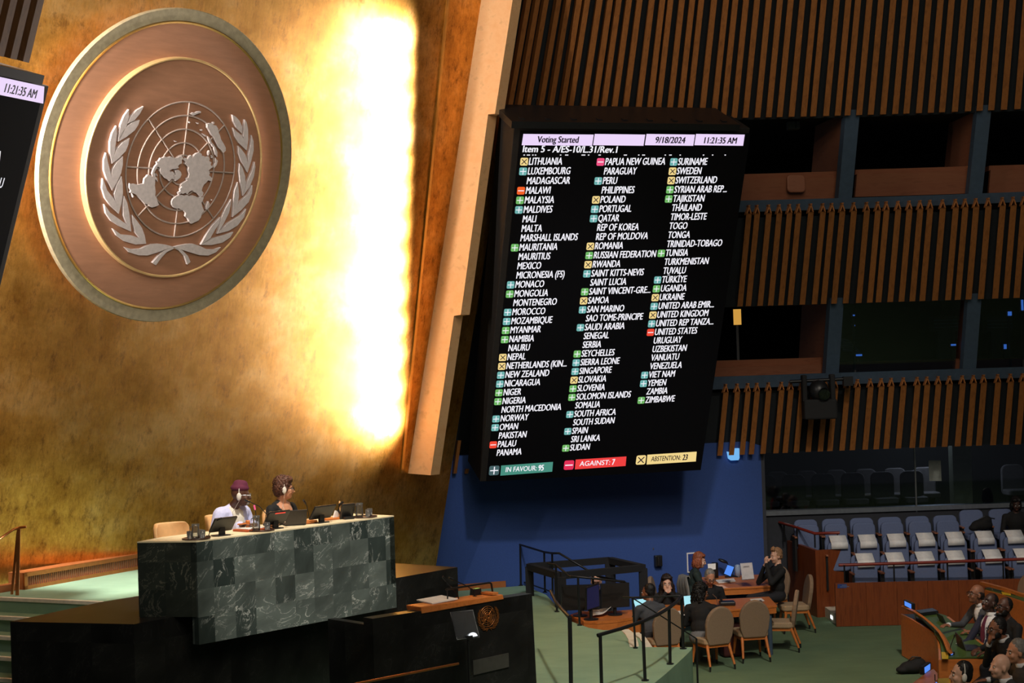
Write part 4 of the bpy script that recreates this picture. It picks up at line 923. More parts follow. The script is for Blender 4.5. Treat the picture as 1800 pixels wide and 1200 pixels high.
    if legs:
        for s in (-1, 1):
            hp, kn, an = V((s*0.09, 0.02, 0.09)), V((s*0.12, 0.44, 0.07)), V((s*0.12, 0.42, -0.37))
            B.cap(hp, kn, 0.092+g_, 0.064+g_*2, 'pants'); B.cap(kn, an, 0.062+g_*2, 0.042+g_, 'pants'); B.cap(an+V((0, -0.03, -0.035)), an+V((0, 0.16, -0.05)), 0.040, 0.032, 'shoe')
    me = B.finish(voxel); tags, cen = B.tags(me); Ti = np.array(T.inverted()); tl = cen@Ti[:3, :3].T+Ti[:3, 3]
    names = ['skin', 'top', 'pants', 'shoe', 'lips', 'shirt', 'vee', 'panel']
    mats = [skin, top, pants, 'shoe', 'lips', collar or 'cloth_white', (vee[2] if vee else top), panel or top]
    idx = [names.index(k) for k in tags]
    for i, (k, q) in enumerate(zip(tags, tl)):
        if k == 'top':
            if vee and q[1] > 0.02 and q[2] > vee[0] and abs(q[0]) < vee[1]*(q[2]-vee[0])/(0.56-vee[0]): idx[i] = 6
            elif panel and q[1] > 0.02 and abs(q[0]-0.02) < 0.075 and q[2] > 0.05: idx[i] = 7
    body = mesh_obj('body', me, mats, t); me.polygons.foreach_set('material_index', np.array(idx, dtype=np.int32))
    # eyes
    bm = nb()
    for s in (-1, 1):
        ell(bm, h((s*0.031, 0.0815, -0.010)), (0.0145, 0.009, 0.009), H3, 8, 0); ell(bm, h((s*0.031, 0.089, -0.010)), (0.006, 0.004, 0.006), H3, 8, 1)
    obj('eyes', bm, ['eye_white', 'black'], t)
    if hair != 'bald':
        bm = nb()
        for s in (-1, 1): tube(bm, [h((s*0.014, 0.089, 0.012)), h((s*0.032, 0.087, 0.018)), h((s*0.048, 0.077, 0.013))], 0.0045, 6)
        obj('eyebrows', bm, hairc, t)
    # hair
    K = Blob(); hv = 0.010
    def he(c, r): K.ell(h(c), r, 'h', H3)
    if hair in ('short', 'crop', 'bob', 'long', 'fluffy', 'curly', 'quiff'):
        e = dict(short=0.004, crop=0.0, bob=0.010, long=0.012, fluffy=0.018, curly=0.022, quiff=0.003)[hair]
        he((0, -0.028, 0.045), (0.076+e, 0.088+e, 0.086+e)); he((0, -0.052, 0.0), (0.070+e, 0.060+e, 0.088+e))
        for s in (-1, 1): he((s*0.067, -0.022, 0.012), (0.016+e, 0.040, 0.040))
    if hair == 'bob' or hair == 'long' or hair == 'curly':
        for s in (-1, 1): he((s*0.078, -0.012, -0.05), (0.026, 0.056, 0.090))
        he((0, -0.065, -0.06), (0.088, 0.058, 0.10)); he((0.03, 0.045, 0.085), (0.055, 0.035, 0.03)); he((-0.04, 0.035, 0.085), (0.05, 0.035, 0.03))
    if hair in ('long', 'curly'):
        for s in (-1, 1): K.cap(h((s*0.075, -0.03, -0.06)), h((s*0.095, -0.02, -0.20 if hair == 'long' else -0.14)), 0.05, 0.04, 'h')
        K.cap(h((0, -0.075, -0.05)), h((0, -0.085, -0.22 if hair == 'long' else -0.14)), 0.075, 0.06, 'h')
    if hair == 'fluffy':
        he((0.02, 0.045, 0.095), (0.065, 0.045, 0.038)); he((-0.03, 0.02, 0.105), (0.06, 0.05, 0.035)); he((0.0, -0.075, -0.045), (0.066, 0.05, 0.06))
        for s in (-1, 1): he((s*0.078, -0.01, -0.005), (0.022, 0.045, 0.055))
    if hair == 'quiff': he((0.0, 0.05, 0.105), (0.055, 0.03, 0.035)); he((0, 0.03, 0.125), (0.04, 0.03, 0.03))
    if hair == 'fringe':
        he((0, -0.060, -0.012), (0.074, 0.052, 0.060))
        for s in (-1, 1): he((s*0.070, -0.025, 0.0), (0.012, 0.045, 0.038))
    if hair == 'shaved': he((0, -0.024, 0.028), (0.0765, 0.085, 0.092))
    if K.p:
        hm = K.finish(hv, 1); co = np.zeros(len(hm.vertices)*3); hm.vertices.foreach_get('co', co)
        r_ = np.random.RandomState(3); k_ = dict(curly=0.006, fluffy=0.005, long=0.003, bob=0.003, quiff=0.004).get(hair, 0.0015); hm.vertices.foreach_set('co', co+r_.randn(len(co))*k_); hm.update()
        mesh_obj('hair', hm, [hairc], t)
    else: K.bm.free()
    if beard:
        K = Blob(); K.ell(h((0, 0.050, -0.100)), (0.048, 0.042, 0.034), 'h', H3)
        for s in (-1, 1): K.ell(h((s*0.056, 0.015, -0.07)), (0.014, 0.045, 0.04), 'h', H3)
        mesh_obj('beard', K.finish(0.010, 1), [beard], t)
    if collar and not robe:
        bm = nb(); q = T3.to_4x4(); o_ = tp_((0, 0.0, 0.60)); pts = [(0.064, -0.012), (0.068, 0.03), (0.062, 0.032), (0.060, -0.012)]
        lathe(bm, pts, (0, 0, 0), 18); bm.transform(Matrix.Translation(o_) @ q); obj('collar', bm, collar, t)
    if tie:
        bm = nb(); pts = [(0, 0.066, 0.585), (0, 0.088, 0.55), (0, 0.118, 0.48), (0, 0.126, 0.40), (0, 0.124, 0.32), (0, 0.122, 0.24)]; wds = [0.014, 0.018, 0.026, 0.032, 0.036, 0.004]
        L_ = [tp_((-w_, p[1]+0.012, p[2])) for p, w_ in zip(pts, wds)]; R_ = [tp_((w_, p[1]+0.012, p[2])) for p, w_ in zip(pts, wds)]
        for i in range(5): ext(bm, [L_[i], R_[i], R_[i+1], L_[i+1]], T3 @ V((0, -0.012, 0)))
        obj('tie', bm, tie, t)
    if glasses:
        bm = nb()
        for s in (-1, 1):
            tube(bm, [h((s*0.032+0.026*cos(a*pi/6), 0.103, -0.010+0.019*sin(a*pi/6))) for a in range(12)], 0.0032, 5, closed=True)
            tube(bm, [h((s*0.058, 0.102, -0.006)), h((s*0.080, 0.04, -0.004)), h((s*0.082, -0.01, -0.012))], 0.0032, 5)
        tube(bm, [h((-0.008, 0.106, -0.006)), h((0.008, 0.106, -0.006))], 0.003, 5)
        obj('glasses', bm, glasses if isinstance(glasses, str) else 'black', t)
    if headset:
        hs = obj('headset', (lambda b: (tube(b, [h((0.092*cos(a*pi/10), -0.01, 0.0+0.125*sin(a*pi/10))) for a in range(11)], 0.005, 6), b)[1])(nb()), 'ear_pad', t)
        for s in (-1, 1):
            bm = nb(); ell(bm, h((s*0.092, -0.008, -0.022)), (0.018, 0.026, 0.042), H3, 12); o = obj('ear_pad', bm, 'ear_pad', hs)
        bm = nb(); tube(bm, [h((0.092, 0.0, -0.06)), tp_((0.10, 0.09, 0.56)), tp_((0.07, 0.14, 0.42)), tp_((0.06, 0.16, 0.28))], 0.0025, 5); obj('cord', bm, 'ear_pad', hs)
    t['_h'] = [c for r_ in H for c in r_]
    return t
def headframe(t):
    q = t['_h']; del t['_h']; return Matrix([q[i*4:i*4+4] for i in range(4)])
PEOPLE = []
def P(*a, **k):
    t = person(*a, **k); PEOPLE.append((t, headframe(t))); return PEOPLE[-1]
def hips_for(x, y, Y, face, lean=8, scale=1.0, head_fwd=0.0):
    """hip point that brings the head centre to a pixel at depth Y"""
    hd = at_y(x, y, Y); f = V((face[0], face[1], 0)).normalized(); a = radians(lean)
    ly, lz = 0.03+head_fwd, 0.672; return hd-f*(scale*(ly*cos(a)+lz*sin(a)))-V((0, 0, scale*(0.08+lz*cos(a)-ly*sin(a))))

# ================================================================== ON AND BEHIND THE DAIS DESK
DR = atan2(du.y, du.x)
def D(x, back, z=ZD+0.003):
    """point above the desk top, back metres behind its front edge, seen in pixel column x"""
    lo, hi = -1.5, 5.0
    for _ in range(40):
        m = (lo+hi)/2; p = fl_+du*m+dn*back
        if proj(V((p.x, p.y, z)))[0] < x: lo = m
        else: hi = m
    p = fl_+du*lo+dn*back; return V((p.x, p.y, z))
def Bz(p, Z): return V((p.x, p.y, Z))
aud = -dn
def dais_chair(loc, rotz, label):
    t = thing('swivel_chair', label, 'chair', loc, rotz, 'tan chairs behind the green marble desk')     # local +Y: faces
    bm = nb(); n = 12; rows = []
    for j, (z, wd, yo) in enumerate(((0.42, 0.40, -0.20), (0.55, 0.52, -0.22), (0.72, 0.58, -0.245), (0.86, 0.52, -0.275), (0.90, 0.44, -0.285))):
        rows.append([V((wd*(i/n-0.5), yo+0.16*(2*i/n-1)**2, z)) for i in range(n+1)])
    th = 0.05
    F_ = [[bm.verts.new(p+V((0, th, 0))) for p in r] for r in rows]; B_ = [[bm.verts.new(p) for p in r] for r in rows]
    for G, fl in ((F_, False), (B_, True)):
        for a, b in zip(G, G[1:]):
            for i in range(n): 
                q = (a[i], a[i+1], b[i+1], b[i]); bm.faces.new(q[::-1] if fl else q)
    for i in range(n):
        bm.faces.new((F_[0][i+1], F_[0][i], B_[0][i], B_[0][i+1])); bm.faces.new((F_[-1][i], F_[-1][i+1], B_[-1][i+1], B_[-1][i]))
    for a, b, c, d in zip(F_, F_[1:], B_, B_[1:]):
        bm.faces.new((a[0], b[0], d[0], c[0])); bm.faces.new((b[n], a[n], c[n], d[n]))
    bmesh.ops.recalc_face_normals(bm, faces=bm.faces); obj('backrest', bm, 'beige_leather', t, bevel=0.015, smooth=True)
    bm = nb(); ext(bm, [p+V((0, 0, 0.40)) for p in rrect(0.50, 0.48, 0.10)], (0, 0, 0.09)); obj('seat', bm, 'beige_leather', t, bevel=0.02)
    for s in (-1, 1):
        bm = nb(); tube(bm, [V((s*0.24, -0.10, 0.44)), V((s*0.28, -0.12, 0.62)), V((s*0.28, 0.0, 0.655)), V((s*0.27, 0.16, 0.65))], 0.022, 8); obj('armrest', bm, 'orange_wood', t)
    bm = nb(); tube(bm, [V((0, 0, 0.06)), V((0, 0, 0.40))], 0.03, 12)
    for k in range(5): tube(bm, [V((0, 0, 0.09)), V((0.27*cos(k*1.2566), 0.27*sin(k*1.2566), 0.03))], 0.022, 8, r2=0.014)
    obj('pedestal', bm, 'steel', t)
    return t
c1 = Bz(D(312, 0.98, 2.9), 2.0)
dais_chair(c1, DR+pi+0.15, 'empty tan swivel chair at the left end of the marble desk')
m_f = (0.82, -0.57); mh = D(420, 1.02, 3.3)
mhip = hips_for(423, 868, mh.y, m_f, 12, 1.08, 0.05)
dais_chair(V((mhip.x, mhip.y, 2.0))-V((m_f[0], m_f[1], 0))*-0.02, atan2(m_f[1], m_f[0])-pi/2+0.25, 'tan swivel chair of the man in the wine-red cap')
w_f = (0.86, -0.5); wh = D(497, 0.98, 3.3); whip = hips_for(500, 857, wh.y, w_f, 4, 1.05)
dais_chair(V((whip.x, whip.y, 2.0))+V((0.05, 0.06, 0)), atan2(w_f[1], w_f[0])-pi/2-0.1, 'tan swivel chair of the dark-haired woman in black')
deskz = ZD+0.02
def arm_to(hip, face, world, scale=1.0):
    """world point -> the seated person's own frame"""
    r = atan2(face[1], face[0])-pi/2; return (Matrix.Rotation(-r, 4, 'Z') @ (V(world)-V(hip)))/scale
lw, rw = arm_to(mhip, m_f, D(447, 0.42, deskz)+V((0, 0, .02)), 1.08), arm_to(mhip, m_f, D(424, 0.50, deskz)+V((0, 0, .02)), 1.08)
pt, HF = P('man in a pale blue robe and wine-red cap seated behind the marble desk', mhip, m_f, skin='skin_dark', top='cloth_robe', pants='cloth_robe', hair='bald', lean=12, look=(38, -4), robe=True, scale=1.08, head_fwd=0.05, panel='cloth_panel', glasses='steel', headset=True,
          arms=((V((-0.27, 0.14, 0.22)), lw, 0.5), (V((0.30, 0.10, 0.22)), rw, 0.5)))
K = Blob(); K.ell(HF @ V((0, -0.012, 0.065)), (0.086, 0.103, 0.050), 'h', HF.to_3x3()); K.cap(HF @ V((0, -0.03, 0.095)), HF @ V((0, 0.02, 0.098)), 0.060, 0.055, 'h'); mesh_obj('cap', K.finish(0.010, 3), ['cloth_plum'], pt)
K = Blob(); K.ell(HF @ V((0, 0.07, -0.10)), (0.03, 0.03, 0.02), 'h'); mesh_obj('beard', K.finish(0.008, 1), ['hair_grey'], pt)
lw, rw = arm_to(whip, w_f, D(486, 0.40, deskz)+V((0, 0, .02)), 1.05), arm_to(whip, w_f, D(476, 0.42, deskz)+V((0, 0, .02)), 1.05)
P('woman with short wavy brown hair and black top seated behind the marble desk', whip, w_f, skin='skin_tan', top='cloth_black', hair='fluffy', hairc='hair_brown', lean=4, scale=1.05, look=(42, -3), vee=(0.30, 0.11, 'skin_tan'), glasses=True, headset=True,
  arms=((V((-0.25, 0.12, 0.24)), lw, 0.5), (V((0.25, 0.10, 0.24)), rw, 0.5)))

def desk_monitor(loc, label, red=False, w_=0.31, h_=0.185, tilt=36, name='desk_monitor', group='black monitors on the marble desk'):
    t = thing(name, label, 'monitor', loc, DR, group)
    R = Matrix.Translation((0, 0, 0.05)) @ Matrix.Rotation(radians(-tilt), 4, 'X')      # top leans towards the hall (-Y)
    R = Matrix.Translation((0, 0, 0.05)) @ Matrix.Rotation(radians(tilt), 4, 'X')
    bm = nb(); box(bm, (0, 0, h_/2), (w_, 0.022, h_)); bm.transform(R); obj('panel', bm, 'black', t, bevel=0.005)
    bm = nb(); box(bm, (0, 0.013, h_/2), (w_-0.02, 0.004, h_-0.02)); bm.transform(R); obj('display', bm, 'led', t)
    bm = nb(); box(bm, (0, -0.03, 0.06), (0.07, 0.03, 0.14)); box(bm, (0, -0.01, 0.006), (0.16, 0.14, 0.012)); obj('stand', bm, 'black', t)
    if red:
        bm = nb(); box(bm, (0.01, -0.0125, h_-0.02), (0.15, 0.003, 0.012)); bm.transform(R); obj('red_lamp_strip', bm, glow('red_lamp', (1, 0.05, 0.03), 1.0), t)
    return t
desk_monitor(D(387, 0.19), 'black monitor in front of the empty chair on the marble desk')
desk_monitor(D(481, 0.20), 'black monitor with a red light strip in front of the woman', True)
desk_monitor(D(562, 0.21), 'black monitor between the laptop and the desk phone', w_=0.33)
t = thing('laptop', 'dark open laptop seen from behind, right of the woman in black', 'laptop', D(520, 0.22), DR-0.55)
bm = nb(); box(bm, (0, 0.10, 0.01), (0.24, 0.18, 0.016)); obj('base', bm, 'black', t, bevel=0.003)
bm = nb(); box(bm, (0, 0, 0.095), (0.24, 0.008, 0.18)); bm.transform(Matrix.Translation((0, 0.0, 0.012)) @ Matrix.Rotation(radians(24), 4, 'X')); obj('lid', bm, plain('laptop_grey', s2l(52, 46, 44), 0.5), t, bevel=0.003)
t = thing('desk_phone', 'black desk phone on a tilted stand near the right end of the marble desk', 'phone', D(608, 0.26), DR-0.3)
bm = nb(); box(bm, (0, 0, 0.10), (0.17, 0.03, 0.20)); bm.transform(Matrix.Rotation(radians(24), 4, 'X')); obj('body', bm, 'black', t, bevel=0.01)
bm = nb(); tube(bm, [V((-0.06, -0.005, 0.05)), V((-0.085, 0.02, 0.10)), V((-0.075, 0.01, 0.17)), V((-0.04, -0.02, 0.20))], 0.014, 8); obj('handset', bm, 'bezel', t)
bm = nb(); box(bm, (0, -0.05, 0.015), (0.12, 0.10, 0.03)); obj('stand', bm, 'black', t)
M['tray'] = plain('dark_wood_tray', s2l(62, 40, 32), 0.3)
def tray(loc, label, r=0.15):
    bm = nb(); lathe(bm, [(0, 0.004), (r*0.96, 0.004), (r, 0.016), (r*1.01, 0.016), (r*0.98, 0), (0, 0)], (0, 0, 0), 28); o = obj('serving_tray', bm, 'tray'); o.location = loc; return tag(o, label, 'tray', 'drink trays on the marble desk')
def glass_jug(loc, label, h_=0.16, r=0.042):
    t = thing('water_jug', label, 'jug', loc, DR, 'water jugs on the marble desk')
    bm = nb(); lathe(bm, [(0, 0.003), (r, 0.003), (r*1.05, 0.05), (r*0.92, h_*0.8), (r*1.05, h_), (r*0.99, h_), (r*0.87, h_*0.8), (r*0.99, 0.05), (r*0.94, 0.008), (0, 0.008)], (0, 0, 0), 18); obj('body', bm, 'glass', t)
    bm = nb(); tube(bm, [V((-r*0.9, 0, h_*0.9)), V((-r*1.8, 0, h_*0.8)), V((-r*1.8, 0, h_*0.35)), V((-r, 0, h_*0.22))], 0.006, 6); obj('handle', bm, 'glass', t)
    return t
def tumbler(loc, label, h_=0.085, r=0.034):
    bm = nb(); lathe(bm, [(0, 0.002), (r*0.85, 0.002), (r, h_), (r*0.95, h_), (r*0.8, 0.008), (0, 0.008)], (0, 0, 0), 16); o = obj('tumbler', bm, 'glass'); o.location = loc; return tag(o, label, 'glass', 'drinking glasses on the marble desk')
up16 = V((0, 0, 0.006))
tray(D(345, 0.15), 'dark round tray at the left corner of the marble desk')
glass_jug(D(344, 0.12)+up16, 'tall glass jug on the left tray before the empty chair')
tumbler(D(334, 0.16)+up16, 'drinking glass left of the tall jug on the left tray'); tumbler(D(356, 0.13)+up16, 'drinking glass between the tall jug and the first monitor'); tumbler(D(352, 0.20)+up16, 'drinking glass behind the tall jug on the left tray')
tray(D(459, 0.15), 'dark round tray in front of the man in the cap')
glass_jug(D(451, 0.14)+up16, 'glass jug on the tray in front of the man in the cap', 0.17, 0.04); tumbler(D(470, 0.12)+up16, 'drinking glass on the middle tray beside the red-lit monitor')
tray(D(641, 0.17), 'dark round tray at the right end of the marble desk'); glass_jug(D(632, 0.17)+up16, 'round glass jug on the right tray beside the desk phone', 0.17, 0.045)
tumbler(D(647, 0.15)+up16, 'nearer drinking glass on the right tray'); tumbler(D(650, 0.22)+up16, 'farther drinking glass on the right tray')
t = thing('gavel', 'orange wooden gavel standing upright before the man in the cap', 'gavel', D(436, 0.36), DR)
bm = nb(); lathe(bm, [(0, 0), (0.022, 0), (0.026, 0.02), (0.022, 0.04), (0.026, 0.09), (0.024, 0.11), (0, 0.112)], (0, 0, 0), 14); obj('head', bm, 'orange_wood', t)
bm = nb(); tube(bm, [V((0, 0, 0.075)), V((-0.13, 0.02, 0.075))], 0.008, 8); obj('handle', bm, 'orange_wood', t)
t = thing('leather_folder', 'flat orange-red leather folder in front of the man in the cap', 'folder', D(441, 0.30), DR)
bm = nb(); box(bm, (0, 0, 0.012), (0.32, 0.24, 0.022)); obj('cover', bm, plain('red_leather', s2l(178, 84, 44), 0.5), t, bevel=0.005)
bm = nb(); box(bm, (0, 0.0, 0.028), (0.26, 0.20, 0.008)); obj('sheets', bm, 'paper', t)
bm = nb(); box(bm, (0, 0, 0.02), (0.20, 0.26, 0.03)); o = obj('leather_folder', bm, plain('tan_leather', s2l(200, 120, 60), 0.5), bevel=0.005); o.location = D(533, 0.34); o.rotation_euler = (0, 0, DR); tag(o, 'tan leather folder on the desk right of the dark laptop', 'folder')
bm = nb(); ext(bm, [V((-0.05, 0, 0)), V((0.05, 0, 0)), V((0.035, 0, 0.09)), V((0.0, 0, 0.10))], (0, 0.02, 0)); o = obj('folded_paper', bm, 'paper'); o.location = D(591, 0.36); o.rotation_euler = (0, 0, DR); tag(o, 'white folded paper standing on the marble desk left of the phone', 'paper')
bm = nb(); box(bm, (0, 0, 0.012), (0.26, 0.16, 0.02)); o = obj('wooden_tray', bm, 'orange_wood', bevel=0.004); o.location = D(583, 0.36); o.rotation_euler = (0, 0, DR); tag(o, 'small light wooden tray behind the right monitor', 'tray')
bm = nb(); lathe(bm, [(0, 0), (0.012, 0), (0.014, 0.10), (0.012, 0.17), (0.008, 0.18), (0, 0.181)], (0, 0, 0), 10); o = obj('wooden_stick', bm, plain('pale_stick', s2l(222, 176, 120), 0.5)); o.location = D(598, 0.30)+V((0, 0, 0.03)); tag(o, 'pale upright wooden stick beside the desk phone', 'stick')
pm = lambda a, b, back: [D(*a[0:1], back, 3.0) for _ in ()]
def mic_on_desk(tip, base_x, back, label, head='black', lit=0.012):
    b = D(base_x, back); tp3 = at_y(tip[0], tip[1], b.y-0.12); mid = (b+tp3)/2+V((0, 0, 0.05))
    return gooseneck(None, None, label, r=0.005, head=lit, hm=head, world_pts=[tp3, mid+(tp3-b)*0.12, mid-(tp3-b)*0.2-V((0, 0, .02)), b])
t = mic_on_desk((437, 881), 486, 0.45, 'long pale gooseneck microphone reaching to the mouth of the man in the cap'); 
mic_on_desk((384, 913), 366, 0.24, 'dark gooseneck microphone beside the first monitor')
mic_on_desk((536, 883), 545, 0.40, 'thin gooseneck microphone right of the woman in black')
mic_on_desk((448, 893), 452, 0.40, 'gooseneck microphone with a pink tip in front of the man in the cap', 'mark_p', 0.010)

# ================================================================== TABLES BELOW THE PODIUM
def FL(x, y, z=0.0): return at_z(x, y, z)
def place(x, y, Y, z=None):
    p = at_y(x, y, Y); return V((p.x, p.y, p.z if z is None else z))
def yaw(d): return atan2(d[1], d[0])-pi/2                       # local +Y -> d
def make_table_chair(label, loc, d):
    t = thing('table_chair', label, 'chair', loc, yaw(d), 'beige arched-back chairs around the staff tables')
    prof = [V((-0.17, 0, 0.36)), V((0.17, 0, 0.36)), V((0.215, 0, 0.48)), V((0.235, 0, 0.66))]
    prof += [V((0.235*cos(a*pi/12), 0, 0.66+0.27*sin(a*pi/12))) for a in range(1, 12)] + [V((-0.235, 0, 0.66)), V((-0.215, 0, 0.48))]
    R = Matrix.Translation((0, -0.20, 0.38)) @ Matrix.Rotation(radians(9), 4, 'X') @ Matrix.Translation((0, 0, -0.38))
    bm = nb(); ext(bm, prof, (0, 0.065, 0)); bm.transform(R); obj('backrest', bm, 'taupe_fabric', t, bevel=0.018, smooth=False)
    bm = nb(); ext(bm, [p+V((0, 0.04, 0.37)) for p in rrect(0.46, 0.46, 0.08)], (0, 0, 0.09)); obj('seat', bm, 'beige_fabric', t, bevel=0.02)
    bm = nb(); box(bm, (0, 0.03, 0.35), (0.40, 0.40, 0.05)); obj('seat_frame', bm, 'orange_wood', t)
    for sx in (-1, 1):
        for y0, y1_ in ((0.20, 0.24), (-0.15, -0.26)):
            bm = nb(); tube(bm, [V((sx*0.18, y0, 0.36)), V((sx*0.205, y1_, 0.07))], 0.026, 8, 0, r2=0.017); l = obj('leg', bm, 'orange_wood', t)
            bm = nb(); tube(bm, [V((sx*0.205, y1_, 0.07)), V((sx*0.21, y1_*1.02, 0.0))], 0.0165, 8, 0, r2=0.012); obj('leg_tip', bm, 'black', l)
    return t
TC = [('arched taupe chair of the man in grey, right behind the curved railing', (2.07, 25.15), (-0.35, 1)),
      ('arched taupe chair of the woman with black curly hair', (2.80, 25.05), (-0.45, 1)),
      ('empty arched taupe chair standing back-on beside the dark red case', (3.44, 25.6), (-0.15, 1)),
      ('empty arched chair seen from the side at the right end of the front table', (4.02, 26.35), (-1, 0.22)),
      ('arched chair of the man in a black sweater beside the wooden partition', (4.52, 28.05), (-1, -0.05)),
      ('empty beige chair leaning behind the back table, left of the man in black', (4.30, 29.2), (-0.75, -0.8)),
      ('empty beige chair turned edge-on against the blue wall under the wall phone', (2.42, 28.4), (0.9, -0.2)),
      ('arched chair of the red-haired woman with a grey jacket over its back', (3.02, 28.25), (1, 0.3))]
t0_ = make_table_chair(TC[0][0], V((*TC[0][1], 0)), TC[0][2])
for lb, (x, y), d in TC[1:]: t_last = dup(t0_, V((x, y, 0)), yaw(d), lb)
jk = t_last
# grey jacket over the last chair: follows the outside of its back
bm = nb(); mw = ROOT[jk.name]; rows = []
for i in range(13):
    a = -1+2*i/12; col_ = []
    for k_, (z, yo) in enumerate(((0.42, -0.30), (0.60, -0.325), (0.80, -0.345), (0.955, -0.33), (0.97, -0.27), (0.90, -0.235), (0.70, -0.205))):
        wz = 0.25*(1.0 if z < 0.7 else sqrt(max(0.05, 1-((z-0.70)/0.32)**2))); col_.append(V((a*wz*1.08, yo-0.02+0.012*sin(i*2.1+k_), z)))
    rows.append(col_)
vv = [[bm.verts.new(p) for p in r] for r in rows]
for A, B in zip(vv, vv[1:]):
    for k_ in range(6): bm.faces.new((A[k_], B[k_], B[k_+1], A[k_+1]))
o = obj('jacket', bm, plain('grey_wool', s2l(126, 122, 116), 0.9, 0, 0.1, 90), smooth=True); o.matrix_world = mw
o.modifiers.new('Solidify', 'SOLIDIFY').thickness = 0.012; tag(o, 'grey jacket hung over the chair back of the red-haired woman', 'jacket')

def table(name, label, quad, ztop=0.75, apron=0.12, legs=True, mat='orange_wood'):
    c = sum((V(p) for p in quad), V((0, 0, 0)))/len(quad)
    t = thing(name, label, 'table', V((c.x, c.y, 0)))
    bm = nb(); ext(bm, [V((p.x, p.y, ztop-0.035)) for p in quad], (0, 0, 0.035)); obj('tabletop', bm, mat, t, world=True, bevel=0.006)
    q = [c+(V(p)-c)*0.985 for p in quad]; bm = nb()
    for a, b in zip(q, q[1:]+q[:1]):
        n = V((b.y-a.y, -(b.x-a.x), 0)).normalized()*0.02
        ext(bm, [V((a.x, a.y, ztop-apron)), V((b.x, b.y, ztop-apron)), V((b.x, b.y, ztop-0.036)), V((a.x, a.y, ztop-0.036))], n if (c-a).dot(n) > 0 else -n)
    obj('apron', bm, mat, t, world=True)
    if legs:
        for p in quad:
            r = c+(V(p)-c)*0.86; bm = nb(); tube(bm, [V((r.x, r.y, ztop-apron)), V((r.x, r.y, 0))], 0.04, 10); obj('leg', bm, 'sill', t, world=True)
    return t
qf = [FL(1160, 1083, .75), FL(1366, 1063.5, .75), FL(1352, 1048, .75), FL(1170, 1058, .75)]
table('staff_table', 'long orange wooden table with two lit laptops below the podium', qf)
qb = [FL(1268, 1033.5, .75), FL(1357, 1029, .75), FL(1342, 1009, .75), FL(1225, 1013, .75)]
table('staff_table', 'orange table with a white notice by the wooden partition, farther back', qb)
# curved console left of them
cp = [FL(1003, 1079.5, .75), FL(1012, 1086, .75), FL(1026, 1091, .75), FL(1050, 1092, .75), FL(1085, 1089, .75), FL(1127, 1082, .75), FL(1128, 1070, .75), FL(1070, 1074, .75), FL(1020, 1074, .75)]
t = thing('console_desk', 'curved orange console desk with black monitors beside the podium carpet', 'desk', V((1.4, 24.9, 0)))
bm = nb(); ext(bm, [V((p.x, p.y, .71)) for p in cp], (0, 0, .04)); obj('desktop', bm, 'orange_wood', t, world=True)
bm = nb()
for a, b in zip(cp[:5], cp[1:6]):
    ext(bm, [V((a.x, a.y, 0.02)), V((b.x, b.y, 0.02)), V((b.x, b.y, .705)), V((a.x, a.y, .705))], V((0, 0.03, 0)))
obj('front_panel', bm, 'orange_wood', t, world=True)

def screen(name, label, q, th, mat, cat='monitor', stand=None, group=None):
    """flat panel from its four seen corners (all at measured depths); th towards the back"""
    a, b, c, d = q; n = (b-a).cross(d-a).normalized(); 
    if n.y > 0: n = -n
    t = thing(name, label, cat, stand if stand else (c+d)/2, 0, group)
    bm = nb(); ext(bm, q, -n*th); obj('panel', bm, 'black', t, world=True)
    m = sum(q, V((0, 0, 0)))/4; bm = nb(); ext(bm, [m+(p-m)*0.93+n*0.001 for p in q], n*0.002); obj('display', bm, mat, t, world=True)
    if stand:
        bm = nb(); e = (c+d)/2-n*(th+0.01); tube(bm, [e+V((0, 0, 0.1)), V((e.x, e.y, stand.z+0.01))], 0.025, 8); tube(bm, [V((e.x, e.y, stand.z)), V((e.x, e.y, stand.z+0.015))], 0.11, 14); obj('stand', bm, 'black', t, world=True)
    return t
Yc = 25.3
def quad_at(pxs, Y): return [at_y(x, y, Y+(dy if True else 0)) for (x, y, dy) in pxs]
screen('console_monitor', 'large black monitor turned away at the left end of the curved console', quad_at([(986, 1029, 0), (1052, 1027, .05), (1054, 1071, .05), (987, 1073, 0)], 25.4), 0.05, 'bezel', stand=V((1.0, 25.4, .752)))
screen('console_monitor', 'black monitor turned away at the middle of the curved console', quad_at([(1056, 1026, .1), (1106, 1024, .15), (1107, 1066, .15), (1057, 1069, .1)], 25.3), 0.05, 'bezel', stand=V((1.52, 25.35, .752)))
screen('console_monitor', 'dark blue glowing monitor set edge-on in front of the black monitors', quad_at([(1031, 1033, 0), (1053, 1025, .25), (1054, 1066, .25), (1031, 1073, 0)], 24.95), 0.03, glow('dim_blue', (0.02, 0.02, 0.10), 0.35), stand=V((1.17, 25.0, .752)))
def laptop(label, q, base_dir, mat='lit_cyan'):
    a, b, c, d = q; n = (b-a).cross(d-a).normalized()
    if n.y > 0: n = -n
    t = thing('laptop', label, 'laptop', (c+d)/2)
    bm = nb(); ext(bm, q, -n*0.012); obj('lid', bm, 'black', t, world=True)
    m = sum(q, V((0, 0, 0)))/4; bm = nb(); ext(bm, [m+(p-m)*0.94+n*0.001 for p in q], n*0.002); obj('display', bm, mat, t, world=True)
    bm = nb(); bd = V(base_dir); ext(bm, [d, c, c+bd, d+bd], (0, 0, 0.012)); obj('base', bm, 'black', t, world=True)
tz = lambda x, y, Y: at_y(x, y, Y)
laptop('bright cyan laptop screen in front of the man in grey', [tz(1112, 1054, 25.75), tz(1137, 1051, 25.75), tz(1144, 1072, 25.6), tz(1119, 1075, 25.6)], (-0.02, -0.2, 0))
